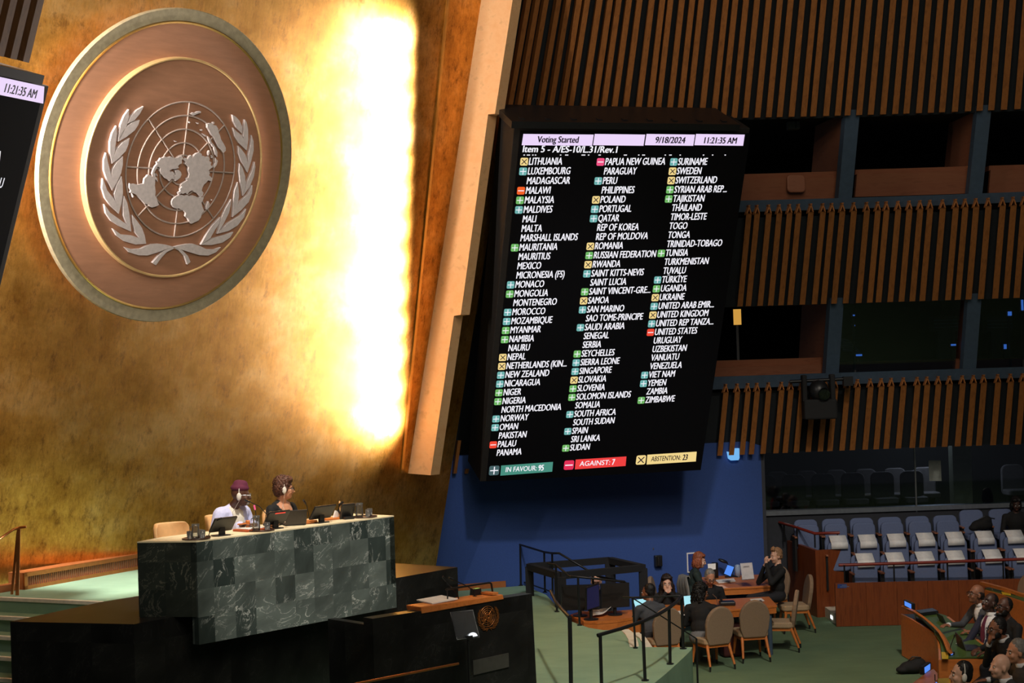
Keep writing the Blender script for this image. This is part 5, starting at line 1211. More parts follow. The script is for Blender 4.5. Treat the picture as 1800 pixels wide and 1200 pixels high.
laptop('bright cyan laptop screen left of the woman with black curly hair', [tz(1201, 1047, 25.95), tz(1226, 1045, 25.95), tz(1224, 1067, 25.8), tz(1203, 1069.5, 25.8)], (0, -0.2, 0))
laptop('small laptop with a blue screen on the back table', [tz(1279, 992, 28.6), tz(1291, 996, 28.45), tz(1284, 1014, 28.4), tz(1272, 1009, 28.55)], (0.12, -0.05, 0.0), 'lit_blue')
# papers and small things
def slab_on(name, label, cat, pxs, z, th, mat, group=None):
    bm = nb(); ext(bm, [FL(x, y, z) for x, y in pxs], (0, 0, th)); return tag(obj(name, bm, mat), label, cat, group)
slab_on('paper_sheet', 'white sheet lying on the front table right of the curly-haired woman', 'paper', [(1318, 1053), (1338, 1051), (1344, 1056), (1322, 1058)], .755, .004, 'paper')
slab_on('paper_sheet', 'white sheet on the front table behind the curved handrail', 'paper', [(1178, 1075), (1200, 1073), (1204, 1081), (1180, 1083)], .755, .004, 'paper')
slab_on('paper_stack', 'white papers on the back table before the red-haired woman', 'paper', [(1257, 1020), (1290, 1017), (1293, 1022), (1263, 1025)], .755, .012, 'paper')
t = thing('tablet', 'lit blue tablet lying near the right end of the front table', 'tablet', FL(1328, 1060, .75))
bm = nb(); ext(bm, [FL(1316, 1057, .756), FL(1338, 1055.5, .756), FL(1343, 1061.5, .756), FL(1320, 1063, .756)], (0, 0, 0.01)); obj('body', bm, 'black', t, world=True)
bm = nb(); ext(bm, [FL(1323, 1057.7, .768), FL(1336, 1056.6, .768), FL(1339, 1060, .768), FL(1326, 1061, .768)], (0, 0, 0.002)); obj('display', bm, 'lit_blue', t, world=True)
t = thing('notice_sign', 'white notice sign standing on the back table', 'sign', FL(1313, 1020, .75))
bm = nb(); ext(bm, [tz(1301, 990, 28.2), tz(1322, 988.5, 28.2), tz(1326, 1017.5, 28.05), tz(1305, 1019.5, 28.05)], (0, 0.015, 0)); obj('panel', bm, plain('notice_card', s2l(190, 184, 184), 0.7), t, world=True)
bm = nb(); 
for i, (x0, x1) in enumerate(((1307, 1317), (1306, 1318))):
    y = 995+i*2.2; ext(bm, [tz(x0, y, 28.16), tz(x1, y-0.7, 28.16), tz(x1, y+0.1, 28.16), tz(x0, y+0.8, 28.16)], (0, -0.002, 0))
obj('print', bm, plain('grey_print', s2l(140, 134, 136), 0.7), t, world=True)
bm = nb(); ext(bm, [tz(1305, 1019.5, 28.05), tz(1326, 1017.5, 28.05), tz(1326, 1017.5, 28.05)+V((0, .12, 0)), tz(1305, 1019.5, 28.05)+V((0, .12, 0))], (0, 0, 0.01)); obj('foot', bm, 'steel', t, world=True)
bm = nb(); p = FL(1297, 1014, .75); lathe(bm, [(0, 0), (.05, 0), (.052, .16), (.045, .18), (.045, .20), (.02, .215), (0, .216)], p+V((0, 0, .002)), 14); tag(obj('drink_jar', bm, plain('pale_jar', s2l(150, 168, 196), 0.3)), 'pale lidded jar among the things on the back table', 'jar')
bm = nb(); lathe(bm, [(0, 0), (.06, 0), (.06, .24), (.05, .26), (0, .26)], FL(1257, 1015, .752), 14); tag(obj('black_speaker', bm, 'black'), 'black cylinder standing on the back table against the blue wall', 'speaker')
t = thing('desk_lamp', 'black desk lamp with a round head at the back table', 'lamp', FL(1280, 1014, .752)); p = FL(1280, 1014, .752)
bm = nb(); tube(bm, [p, p+V((0.05, 0, .16)), p+V((-.04, 0, .27))], .01, 6); obj('arm', bm, 'black', t, world=True)
bm = nb(); ell(bm, p+V((-.08, 0, .28)), (.09, .06, .03), (0, 0.4, 0)); obj('head', bm, 'black', t, world=True)
bm = nb(); tube(bm, [p, p+V((0, 0, .015))], .06, 14); obj('base', bm, 'black', t, world=True)
bm = nb(); p = FL(1250, 1017, .755); ext(bm, [tz(1244, 991, 28.9), tz(1258, 990, 28.9), tz(1258, 1000, 28.85), tz(1245, 1002, 28.85)], (0, .02, 0)); tag(obj('paper_pad', bm, 'paper'), 'white pad propped up beside the red-haired woman', 'paper')
bm = nb(); p = FL(1276, 1068, .75); 
t = thing('desk_phone', 'black phone cluster on the front table in front of the grey-haired man', 'phone', FL(1278, 1063, .752)); p = FL(1278, 1063, .752)
bm = nb(); box(bm, p+V((0, 0, .03)), (.24, .2, .06)); obj('body', bm, 'black', t, world=True, bevel=.015)
bm = nb(); tube(bm, [p+V((-.09, -.05, .085)), p+V((-.09, 0, .10)), p+V((-.09, .08, .085))], .02, 8); obj('handset', bm, 'black', t, world=True)
t = thing('table_microphone', 'thin table microphone before the curly-haired woman', 'microphone', FL(1262, 1066, .752)); p = FL(1262, 1066, .752)
bm = nb(); tube(bm, [p, p+V((-.02, 0, .14)), p+V((-.08, -.05, .2))], .006, 6); obj('gooseneck', bm, 'steel', t, world=True)
bm = nb(); box(bm, p+V((0, 0, .012)), (.1, .08, .024)); obj('base', bm, 'black', t, world=True)
bm = nb(); p = FL(1098, 1047, .75); lathe(bm, [(0, 0), (.035, 0), (.035, .15), (.02, .18), (.02, .21), (0, .21)], FL(1098, 1066, .752), 12); tag(obj('steel_bottle', bm, 'steel'), 'slim steel bottle at the right end of the console monitors', 'bottle')
bm = nb(); nn = 8; a = [FL(1038, 1083, .76), FL(1078, 1078, .76)]; pts = []
for i in range(9):
    f = i/8; lift = 0.02+0.13*f*f+0.015*sin(f*9); x = 1037+44*f; pts.append((FL(x, 1086-6*f, .76)+V((0, 0, lift)), FL(x+1, 1077-5*f, .76)+V((0, 0.0, lift*1.25))))
vs = [(bm.verts.new(p), bm.verts.new(q)) for p, q in pts]
for A, B in zip(vs, vs[1:]): bm.faces.new((A[0], B[0], B[1], A[1]))
o = obj('paper_sheet', bm, 'paper'); o.modifiers.new('Solidify', 'SOLIDIFY').thickness = .004; tag(o, 'curled white paper at the foot of the blue glowing monitor', 'paper')
# dark red case under the front table
t = thing('travel_case', 'dark red upright case on the floor under the front table', 'case', V((3.18, 25.95, 0)), 0.2)
bm = nb(); box(bm, (0, 0, .26), (.30, .22, .50)); obj('shell', bm, plain('oxblood', s2l(70, 26, 24), 0.6), t, bevel=.03)
bm = nb(); tube(bm, [V((-.08, 0, .51)), V((-.08, 0, .56)), V((.08, 0, .56)), V((.08, 0, .51))], .01, 6); obj('handle', bm, 'black', t)
for s in (-1, 1):
    bm = nb(); ell(bm, (s*.11, 0, .015), (.02, .03, .015)); obj('wheel', bm, 'black', t)

# people at the tables ------------------------------------------------
def at_hips(x, y, Y, d, lean=8, scale=1.0, hf=0.0): return hips_for(x, y, Y, d, lean, scale, hf)
def seat_person(label, x, y, Y, d, **k):
    lean = k.get('lean', 8); k.setdefault('voxel', 0.012)
    hp = hips_for(x, y, Y, d, lean, k.get('scale', 1.0), k.get('head_fwd', 0.0))
    pt, HF = P(label, hp, d, **k); return pt, HF, hp
# man in grey, back towards us
seat_person('man with black hair in a grey jacket facing the left cyan laptop', 1139, 1040, 25.35, (-0.35, 1), skin='skin_brown', top='cloth_grey', hair='short', lean=6, look=(40, 0), arms=((V((-.27, .12, .26)), V((-.22, .40, .30)), .5), (V((.26, .12, .26)), V((.12, .38, .28)), .5)))
seat_person('woman with black curly hair and glasses in black at the front table', 1233, 1040, 25.35, (0.25, 1), skin='skin_brown', top='cloth_black', pants='cloth_stripe', hair='curly', lean=14, look=(-70, -10), glasses=True, scale=1.02)
seat_person('grey-haired man in glasses looking down at the far side of the front table', 1248, 1014, 27.0, (0.15, -1), skin='skin_tan', top='cloth_black', hair='short', hairc='hair_grey', lean=12, look=(4, -24), glasses='red_frame' if 'red_frame' in M else True)
seat_person('woman with long dark hair holding both hands to her mouth', 1172, 1024, 26.4, (0.1, -1), skin='skin_pale', top='cloth_black', hair='long', hairc='hair_dark', lean=10, look=(-6, -4), arms=((V((-.20, .27, .42)), V((-.03, .235, .60)), 1.0, (0, 1, 0)), (V((.20, .27, .42)), V((.03, .235, .60)), 1.0, (0, 1, 0))), bare=0.0)
seat_person('person with light hair and glowing face behind the console monitors', 1048, 1021, 26.6, (-0.05, -1), skin='skin_pale', top='cloth_black', hair='short', hairc='hair_fair', lean=4, look=(0, -10))
hp3 = seat_person('red-haired woman in a dark green sweater at the back table', 1230, 984, 28.1, (1, 0.05), skin='skin_pale', top='cloth_green', hair='bob', hairc='hair_red', lean=12, look=(-8, -12), arms=((V((-.26, .16, .24)), V((-.10, .46, .28)), .5), (V((.26, .20, .22)), V((.08, .50, .26)), .4)), bare=0.45)
seat_person('man in a black sweater resting his face on his hand beside the partition', 1364, 976, 28.05, (-1, -0.22), skin='skin_pale', top='cloth_black', hair='quiff', hairc='hair_fair', lean=-2, look=(10, -6), arms=((V((-.26, .20, .34)), V((-.05, .20, .64)), 1.1, (0, 1, 0.2)), (V((.22, .24, .30)), V((.03, .20, .60)), 1.0, (0, 1, 0.2))))

# black open frame, wall phone, framed notice -------------------------
ZF = 1.36; fq = [FL(930, 990, ZF), FL(1072, 979, ZF), FL(1130, 992, ZF), FL(984, 1006, ZF)]
t = thing('open_frame', 'black open box frame of thick beams in front of the blue wall', 'frame', V((fq[0].x, fq[0].y, 0)))
for a, b in zip(fq, fq[1:]+fq[:1]):
    bm = nb(); n = (b-a).cross(V((0, 0, 1))).normalized()*0.05; ext(bm, [a-n, b-n, b+n, a+n], (0, 0, -0.10)); obj('beam', bm, 'black_matte', t, world=True)
for p, wd in zip(fq, (0.13, 0.16, 0.13, 0.18)):
    bm = nb(); box(bm, (p.x, p.y, (ZF-0.06)/2), (wd, wd, ZF-0.06)); obj('post', bm, 'black_matte', t, world=True)
(wp, wn_) = blue_pt(1155, 2.0, 0.0); p = on_plane(1155, 985, wp, wn_)
t = thing('wall_phone', 'black phone box mounted on the blue wall', 'phone', p+wn_*0.002)
mw = mat4(p, V((-wn_.y, wn_.x, 0)), V((0, 0, 1)), wn_)
bm = nb(); box(bm, (0, 0, .045), (.13, .19, .085)); bm.transform(mw); obj('case', bm, 'black', t, world=True, bevel=.012)
bm = nb(); tube(bm, [V((-.02, .07, .10)), V((-.02, 0, .11)), V((-.02, -.07, .10))], .018, 8); bm.transform(mw); obj('handset', bm, 'bezel', t, world=True)
(wp, wn_) = blue_pt(1215, 2.0, 0.0); p = on_plane(1216, 988, wp, wn_); mw = mat4(p, V((-wn_.y, wn_.x, 0)), V((0, 0, 1)), wn_)
t = thing('framed_notice', 'blue notice in a white frame on the blue wall behind the red-haired woman', 'sign', p)
bm = nb(); box(bm, (0, 0, .012), (.19, .34, .02)); bm.transform(mw); obj('frame', bm, 'paper', t, world=True)
bm = nb(); box(bm, (0, 0, .024), (.155, .30, .006)); bm.transform(mw); obj('sheet', bm, plain('notice_blue', s2l(36, 62, 140), 0.6), t, world=True)
bm = nb(); 
for i, (w_, y_) in enumerate(((.09, .10), (.06, .075), (.07, -.04), (.08, -.065))): box(bm, (0, y_, .029), (w_, .010, .002))
bm.transform(mw); obj('print', bm, 'sill', t, world=True)
(wp, wn_) = blue_pt(1147, 2.0, 0.0); p = on_plane(1148, 964, wp, wn_); bm = nb(); box(bm, (0, 0, 0), (.016, .03, .02)); bm.transform(mat4(p, V((-wn_.y, wn_.x, 0)), V((0, 0, 1)), wn_)); tag(obj('wall_hook', bm, 'steel'), 'tiny metal hook on the blue wall above the phone box', 'hook')

# black railings of the podium --------------------------------------
def railing(label, rails, posts, r=0.017, pr=0.02, name='railing'):
    """rails: lists of 3-D points; posts: (top, foot)"""
    t = thing(name, label, 'railing', posts[0][1])
    for i, q in enumerate(rails):
        bm = nb(); tube(bm, q, r if i == 0 else r*0.7, 8); obj('handrail' if i == 0 else 'lower_rail', bm, 'black_metal', t, world=True)
    for a, b in posts:
        bm = nb(); tube(bm, [a, b], pr*0.8, 8); tube(bm, [b+V((0, 0, .012)), b], pr*1.9, 10); obj('post', bm, 'black_metal', t, world=True)
    return t
def post(xt, yt, xb, yb, z=ZP):
    f = FL(xb, yb, z); tp3 = at_y(xt, yt, f.y); return tp3, f
pA = [post(914.5, 957, 915.5, 1029), post(956.5, 970, 958, 1041), post(970.5, 972, 971.5, 1046)]
ex = at_y(983, 972, 26.2); ex2 = at_y(1050, 1012, 26.4); ex3 = at_y(1100, 1024, 26.6); e4 = V((ex2.x, ex2.y, 0))
railing('black stair railing running from the blue wall down behind the open frame', [[at_y(901, 956.5, pA[0][1].y+0.3)]+[p[0] for p in pA]+[ex, ex2, ex3], [post(914, 1000, 915.5, 1026)[1]+V((0, 0, .05)), pA[1][1]+V((0, 0, .05)), pA[2][1]+V((0, 0, .05))]],
        pA+[(at_y(1042, 1008, 26.38), V((at_y(1042, 1008, 26.38).x, 26.38, 0)))])
pB = [post(977, 992, 979, 1075), post(1015, 1030, 1019, 1099)]
railing('black stair railing curving past the console monitors', [[pB[0][0]+V((-.12, .1, .01)), pB[0][0], at_y(1000, 1012, pB[0][1].y-.3), at_y(1040, 1016, 25.0), at_y(1098, 1022, 25.2)]], pB[:1]+[(at_y(1016, 1013.5, pB[1][1].y), pB[1][1])])
f1 = FL(1004, 1215, ZP); t1 = at_y(1001.5, 1084, f1.y)
railing('black railing whose nearest post stands alone at the bottom edge of the picture', [[at_y(968, 1038, f1.y+2.2), at_y(976, 1056, f1.y+1.5), at_y(990, 1073, f1.y+.6), t1]], [(t1, f1)], r=.02, pr=.03)
f2, f3, f4 = FL(1058, 1222, ZP), FL(1134, 1196, ZP), FL(1178, 1167, ZP)
t2, t3, t4 = at_y(1055, 1115, f2.y), at_y(1129.5, 1092, f3.y), at_y(1176, 1068, f4.y)
f5 = FL(1201, 1140, ZP); t5 = at_y(1198, 1047, f5.y)
railing('black curved handrail sweeping up along the near edge of the podium carpet', [[t2+V((-.03, -.02, -.005)), t2, at_y(1092, 1104.5, (f2.y+f3.y)/2), t3, at_y(1156, 1080, (f3.y+f4.y)/2), t4, at_y(1190, 1057, (f4.y+f5.y)/2), t5]], [(t2, f2), (t3, f3), (t4, f4), (t5+V((0, 0, -.02)), f5)], r=.022, pr=.024)
f6 = FL(1117, 1139, ZP); t6 = at_y(1112, 1050, f6.y); f7 = V((at_y(1224, 1122, 22.6).x, 22.6, 0)); t7 = at_y(1224, 1122, 22.6)
f8 = FL(1096, 1136, ZP); t8 = at_y(1095, 1049, f8.y)
railing('thin black stair railing slanting down in front of the arched chairs', [[t8, t6, at_y(1200, 1046.5, f6.y-.1)], [t6+V((.02, 0, -.02)), at_y(1168, 1086, 22.4), t7]], [(t6, f6), (t7, f7)], r=.012, pr=.017)
# two white-nosed steps leaving the platform beside the railing
t = thing('podium_steps', 'green steps with curved white nosings leaving the podium carpet', 'steps', FL(1100, 1120, 0.4))
n1 = [FL(x, y, ZP+.004) for x, y in ((1090, 1107), (1098, 1113), (1104, 1123), (1107, 1137))]; n2 = [p+V((.12, .02, 0)) for p in n1]
bm = nb()
for a, b, c, d in zip(n1, n1[1:], n2, n2[1:]): ext(bm, [a, b, d, c], (0, 0, .006))
obj('nosing', bm, 'nosing', t, world=True)
bm = nb(); m1 = [FL(x, y, .66) for x, y in ((1112, 1113), (1124, 1122), (1134, 1137), (1140, 1148))]
for a, b in zip(m1, m1[1:]): ext(bm, [a, b, b+V((.09, .02, 0)), a+V((.09, .02, 0))], (0, 0, .012))
obj('nosing', bm, 'nosing', t, world=True)
bm = nb(); q = [V((p.x, p.y, 0)) for p in m1]; q += [V((1.6, 21.9, 0)), V((1.55, 23.2, 0))]; ext(bm, [p+V((0, 0, .01)) for p in q], (0, 0, .645)); obj('tread', bm, 'carpet_stage', t, world=True)

# ================================================================== PARTITIONS AND BLUE SEATS
def wpanel(bm, a, b, z0, z1, th=0.06):
    n = V((b.y-a.y, -(b.x-a.x), 0)).normalized()
    ext(bm, [V((a.x, a.y, z0)), V((b.x, b.y, z0)), V((b.x, b.y, z1)), V((a.x, a.y, z1))], -n*th)
pA_, pB_ = V((4.86, 30.9, 0)), FL(1437, 1085)
t = thing('wooden_partition', 'tall red-brown wooden partition beside the aisle steps behind the man in black', 'partition', pB_)
zt_ = at_y(1437, 967, pB_.y).z; za_ = at_y(1366, 950, pA_.y).z
bm = nb(); n = V((pB_.y-pA_.y, -(pB_.x-pA_.x), 0)).normalized(); ext(bm, [pA_, pB_, V((pB_.x, pB_.y, zt_)), V((pA_.x, pA_.y, za_))], n*-0.06 if n.x < 0 else n*-0.06); obj('side_panel', bm, 'red_wood', t, world=True)
pC_ = V((at_y(1483, 966, pB_.y+0.12).x, pB_.y+0.12, 0)); bm = nb(); wpanel(bm, pB_, pC_, 0.0, zt_); obj('end_panel', bm, 'red_wood', t, world=True)
fA, fB = V((at_y(1469, 1060, 28.4).x, 28.4, 0)), V((at_y(1850, 1060, 28.25).x, 28.25, 0)); zf = at_y(1470, 1025, 28.4).z; zf2 = at_y(1800, 1017, 28.27).z
t = thing('wooden_partition', 'long low red-brown wooden partition in front of the blue seats', 'partition', fA)
NPAN = 7
for i in range(NPAN):
    a, b = fA+(fB-fA)*(i/NPAN), fA+(fB-fA)*((i+1)/NPAN-0.0012); bm = nb(); wpanel(bm, a, b, 0.005, zf+(zf2-zf)*i/NPAN); obj('panel', bm, 'red_wood', t, world=True)
bm = nb(); a = fA+(fB-fA)*0.012; q = [on_plane(x, y, V((fA.x, fA.y-0.002, 0)), V((0, -1, 0))) for x, y in ((1472, 1026.5), (1496.5, 1025.5), (1496.5, 1032.5), (1472, 1033.5))]
ext(bm, q, (0, -0.006, 0)); 
o = thing('direction_plate', 'small blue plate at the left end of the low wooden partition', 'sign', q[3]); obj('plate', bm, plain('plate_blue', s2l(40, 70, 140), 0.5), o, world=True)
bm = nb(); m = (q[0]+q[1])/2; 
for i, (w_, dz) in enumerate(((0.09, -.022), (0.15, -.045))): box(bm, m+V((0.0, -0.0075, dz)), (w_, .002, .010))
obj('print', bm, 'seat_blue', o, world=True)
# rails above the partitions
M['rail_wood'] = plain('red_rail_wood', s2l(128, 44, 34), 0.35)
def wood_rail(label, pts, posts, feet):
    t = thing('wooden_handrail', label, 'handrail', V((pts[0].x, pts[0].y, feet)))
    bm = nb(); tube(bm, pts, 0.026, 8); obj('handrail', bm, 'rail_wood', t, world=True)
    for p in posts: bm = nb(); tube(bm, [p, V((p.x, p.y, feet))], 0.014, 8); obj('post', bm, 'black_metal', t, world=True)
r1 = [at_y(1370, 918, 31.0), at_y(1392, 924, 30.5), at_y(1433, 937.5, 29.8), at_y(1476, 936, 29.75)]
wood_rail('red wooden handrail with black posts above the tall partition', r1, [at_y(1378, 920, 30.85), at_y(1401, 927, 30.3), at_y(1432, 937.5, 29.8), at_y(1472, 936.5, 29.75)], 1.16)
r2 = [at_y(1474, 993, 28.52), at_y(1640, 988, 28.45), at_y(1840, 981, 28.4)]
wood_rail('long red wooden handrail with black posts above the low partition', r2, [at_y(x, 993-(x-1474)*12/366, 28.48) for x in (1484, 1571, 1665, 1763, 1835)], 0.70)
# lit footlight step between the two partitions
t = thing('aisle_step', 'small pale step with a lit footlight between the two wooden partitions', 'step', FL(1460, 1090))
bm = nb(); q = [V((p.x, p.y, 0)) for p in (FL(1449, 1083), FL(1467, 1096), FL(1467, 1096)+V((.5, .5, 0)), FL(1449, 1083)+V((.5, .5, 0)))]; ext(bm, [p+V((0, 0, .002)) for p in q], (0, 0, .17)); obj('tread', bm, 'nosing', t, world=True)
bm = nb(); a = (q[0]*0.35+q[1]*0.65)+V((-.004, -.004, .05)); b = a+(q[1]-q[0])*0.2; ext(bm, [a, b, b+V((0, 0, .06)), a+V((0, 0, .06))], V((-.006, -.006, 0))); obj('footlight', bm, 'lit_white', t, world=True)
# tiers for the seats
bm = nb(); ext(bm, [V((5.75, 28.55, 0)), V((16, 28.5, 0)), V((16, 29.3, 0)), V((5.6, 29.35, 0))], (0, 0, 0.22)); struct('floor_seat_tier_front', bm, 'black_matte')
bm = nb(); ext(bm, [V((5.55, 29.35, 0)), V((16, 29.3, 0)), V((16, 30.15, 0)), V((5.5, 30.2, 0))], (0, 0, 0.46)); struct('floor_seat_tier_middle', bm, 'black_matte')
bm = nb(); ext(bm, [V((5.15, 30.2, 0)), V((16, 30.15, 0)), V((16, 30.95, 0)), V((4.95, 30.95, 0))], (0, 0, 0.70)); struct('floor_seat_tier_back', bm, 'black_matte')
def make_blue_seat(label, loc, group, cover, up=True):
    t = thing('auditorium_seat', label, 'seat', loc, pi, group)            # local +Y faces the hall
    wd, hb = 0.42, 0.86
    R = Matrix.Translation((0, -0.12, 0.40)) @ Matrix.Rotation(radians(10), 4, 'X') @ Matrix.Translation((0, 0.12, -0.40))
    bm = nb(); ext(bm, [V((p.x, -0.16, 0.62+p.y)) for p in rrect(wd, 0.52, 0.09)], (0, 0.09, 0)); bm.transform(R); obj('backrest', bm, 'seat_blue', t, bevel=0.02)
    bm = nb()
    if up: ext(bm, [V((p.x, 0.0, 0.555+p.y)) for p in rrect(wd-0.02, 0.50, 0.09)], (0, 0.10, 0)); bm.transform(Matrix.Translation((0, 0, .3)) @ Matrix.Rotation(radians(6), 4, 'X') @ Matrix.Translation((0, 0, -.3)))
    else: ext(bm, [V((p.x, 0.16+p.y, 0.38)) for p in rrect(wd-0.02, 0.44, 0.08)], (0, 0, 0.10))
    obj('seat', bm, 'seat_blue', t, bevel=0.025)
    for s in (-1, 1):
        bm = nb(); box(bm, (s*0.238, 0.02, 0.29), (0.035, 0.30, 0.58)); obj('side_frame', bm, 'black', t)
        bm = nb(); box(bm, (s*0.238, 0.06, 0.60), (0.045, 0.30, 0.03)); obj('armrest', bm, 'booth_wood', t, bevel=0.008)
    if cover:
        bm = nb(); pts = [(-0.165, 0.905), (-0.115, 0.912), (-0.075, 0.905), (0.0, 0.86), (0.08, 0.815), (0.112, 0.80), (0.118, 0.70)] if up else [(-0.2, .9)]
        hw = 0.145; vs = [(bm.verts.new((-hw, y, z)), bm.verts.new((hw, y, z))) for y, z in pts]
        for A, B in zip(vs, vs[1:]): bm.faces.new((A[0], A[1], B[1], B[0]))
        o = obj('head_cover', bm, 'white_cloth', t, smooth=True); o.modifiers.new('Solidify', 'SOLIDIFY').thickness = 0.006
    return t
def seat_at(xpx, Y, z): p = at_y(xpx, 900, Y); return V((p.x, Y, z))
ords = ['first', 'second', 'third', 'fourth', 'fifth', 'sixth', 'seventh']
rows_ = (('back row', [1418, 1467.5, 1517, 1566.5, 1615.5, 1664.5], 30.42, 0.70, False, 'empty blue-grey folding seat, %s from the left in the back row'),
         ('middle row', [1472, 1523, 1574, 1625, 1676.5, 1729, 1781.5], 29.62, 0.46, True, 'white-covered blue-grey seat, %s from the left in the middle row'),
         ('front row', [1517.5, 1570, 1622.5, 1675.5, 1741, 1796], 28.92, 0.22, True, 'white-covered blue-grey seat, %s from the left in the front row'))
first = {}
for rn, xs, Y, z, cov, lb in rows_:
    for i, x in enumerate(xs):
        l = lb % ords[i]
        if cov in first: dup(first[cov], seat_at(x, Y, z), pi, l, 'blue-grey seats in the '+rn)
        else: first[cov] = make_blue_seat(l, seat_at(x, Y, z), 'blue-grey seats in the '+rn, cov)
op = make_blue_seat('tall blue-grey seat folded down behind the black bag in the back row', seat_at(1711, 30.45, 0.78), 'folded-down seats of the back row', False, False)
dup(op, seat_at(1763, 30.45, 0.78), pi, 'tall blue-grey seat half hidden by the person in dark clothes at the right edge')
t = thing('shoulder_bag', 'black shoulder bag lying on the back-row seats near the right edge', 'bag', seat_at(1727, 30.1, 1.24))
K = Blob(); c = at_y(1726, 922, 30.15); K.ell(c, (0.20, 0.09, 0.10), 'h'); K.ell(c+V((0.08, 0, 0.08)), (0.10, 0.08, 0.08), 'h'); K.ell(c+V((-0.14, 0, -0.05)), (0.10, 0.08, 0.06), 'h')
me = K.finish(0.02, 2); me.transform(ROOT[t.name].inverted()); mesh_obj('body', me, ['cloth_black'], t)
bm = nb(); tube(bm, [c+V((-.06, 0, .09)), c+V((.05, -.03, .15)), c+V((.17, 0, .11)), c+V((.23, 0, .10))], .012, 6); obj('strap', bm, 'black', t, world=True)
seat_person('person in dark clothes sitting in the back row at the right edge', 1786, 885, 30.2, (-0.15, -1), skin='skin_deep', top='cloth_black', hair='bob', hairc='hair_black', lean=4, look=(10, -18))

# ================================================================== DELEGATES, BOTTOM RIGHT
def curve_strip(name, bot, top, th, mat, parent):
    """upright curved board through two rows of measured points"""
    bm = nb()
    for a, b, c, d in zip(bot, bot[1:], top, top[1:]): ext(bm, [a, b, d, c], V((th, 0, 0)))
    bmesh.ops.remove_doubles(bm, verts=bm.verts, dist=1e-5); return obj(name, bm, mat, parent, world=True)
def on(x, y, Y): return at_y(x, y, Y)
topx = [(1583, 1078.5), (1600, 1087), (1618, 1098), (1634, 1109), (1643, 1117), (1648, 1127), (1649.5, 1142), (1650, 1158)]
td = thing('delegate_desk', 'curved wooden delegates desk with a green leather top and raised rail at the lower right', 'desk', V((6.0, 23.8, 0)))
zt = 0.63; top_ = [at_z(x, y, zt) for x, y in topx]
bot_ = [V((p.x, p.y, 0.01)) for p in top_]
curve_strip('front_panel', bot_, top_, 0.03, 'orange_wood', td)
rail_px = [(1584, 1065), (1605, 1074), (1624, 1087), (1640, 1101), (1650, 1112), (1658, 1126), (1664, 1143)]
rt_ = [at_z(*p, 0.755) for p in rail_px]; bm = nb()
for a, b in zip(rt_, rt_[1:]): ext(bm, [a, b, b+V((.05, 0, -0.05)), a+V((.05, 0, -0.05))], V((.03, 0, .012)))
obj('raised_rail', bm, 'orange_wood', td, world=True)
for i in (1, 3, 5):
    bm = nb(); p = rt_[i]+V((.03, 0, -.02)); tube(bm, [p, V((p.x, p.y, zt-0.02))], .012, 6); obj('rail_post', bm, 'steel', td, world=True)
bm = nb(); sh = [p+V((.03, 0, -0.01)) for p in top_]; sh2 = [p+V((.30, 0.05, -0.01)) for p in top_]
for a, b, c, d in zip(sh, sh[1:], sh2, sh2[1:]): ext(bm, [a, b, d, c], (0, 0, -.015))
obj('glass_shelf', bm, 'black', td, world=True)
zl = 0.66; lt_px = [(1606, 1079), (1640, 1077), (1664, 1084), (1700, 1113), (1737, 1142), (1736, 1156), (1656, 1158), (1653, 1130), (1640, 1108), (1622, 1091)]
lp = [at_z(x, y, zl) for x, y in lt_px]
bm = nb(); ext(bm, lp, (0, 0, .02)); obj('leather_top', bm, 'green_leather', td, world=True)
bm = nb(); a, b = at_z(1650, 1159.5, zl), at_z(1737, 1158.5, zl); ext(bm, [a, b, b+V((0, 0, -.12)), a+V((0, 0, -.62))], (0, .04, 0)); obj('end_panel', bm, 'orange_wood', td, world=True)
bm = nb(); e = [at_z(x, y, zl+.021) for x, y in ((1663, 1083.5), (1700, 1112), (1737, 1141))]
for a, b in zip(e, e[1:]): ext(bm, [a, b, b+V((.04, 0, 0)), a+V((.04, 0, 0))], (0, 0, -.05))
obj('edge_trim', bm, 'orange_wood', td, world=True)
M['lit_yellow'] = plain('yellow_plate', s2l(214, 176, 40), 0.5)
bm = nb(); q = [at_z(x, y, zl+.024) for x, y in ((1654.5, 1146), (1667, 1147), (1667, 1158), (1655.5, 1158))]; ext(bm, q, (0, 0, .006)); obj('brass_inset', bm, 'lit_yellow', td, world=True)
def mini_display(label, q, foot):
    t = thing('desk_display', label, 'display', foot, 0, 'small blue displays on the delegates desks'); a, b, c, d = q; n = (b-a).cross(d-a).normalized()
    if n.y > 0: n = -n
    bm = nb(); ext(bm, q, -n*.05); obj('case', bm, 'black', t, world=True, bevel=.006)
    m = (a+b+c+d)/4; bm = nb(); ext(bm, [m+(p-m)*0.74+n*.001 for p in q], n*.002); obj('display', bm, 'lit_blue', t, world=True)
mini_display('small blue display at the far left end of the curved delegates desk', [on(1588, 1053.5, 25.3), on(1604, 1061, 25.1), on(1604, 1072, 25.1), on(1588.5, 1064, 25.3)], on(1596, 1069, 25.2))
mini_display('small blue display standing at the bottom of the picture below the curved desk', [on(1623, 1172, 20.2), on(1636.5, 1163, 20.4), on(1636.5, 1177, 20.4), on(1624, 1186, 20.2)], on(1629, 1184, 20.3))
mini_display('small blue display at the very right edge beside a beige chair', [on(1795, 1031, 27.5), on(1812, 1032, 27.5), on(1812, 1042, 27.5), on(1796, 1041, 27.5)], on(1803, 1042, 27.5))
t = thing('desk_console', 'dark flat console at the far end of the curved delegates desk', 'console', at_z(1628, 1079, zl+.02))
bm = nb(); q = [at_z(x, y, zl+.022) for x, y in ((1608, 1078), (1640, 1074), (1650, 1079), (1618, 1083))]; ext(bm, q, (0, 0, .05)); obj('case', bm, 'black', t, world=True, bevel=.01)
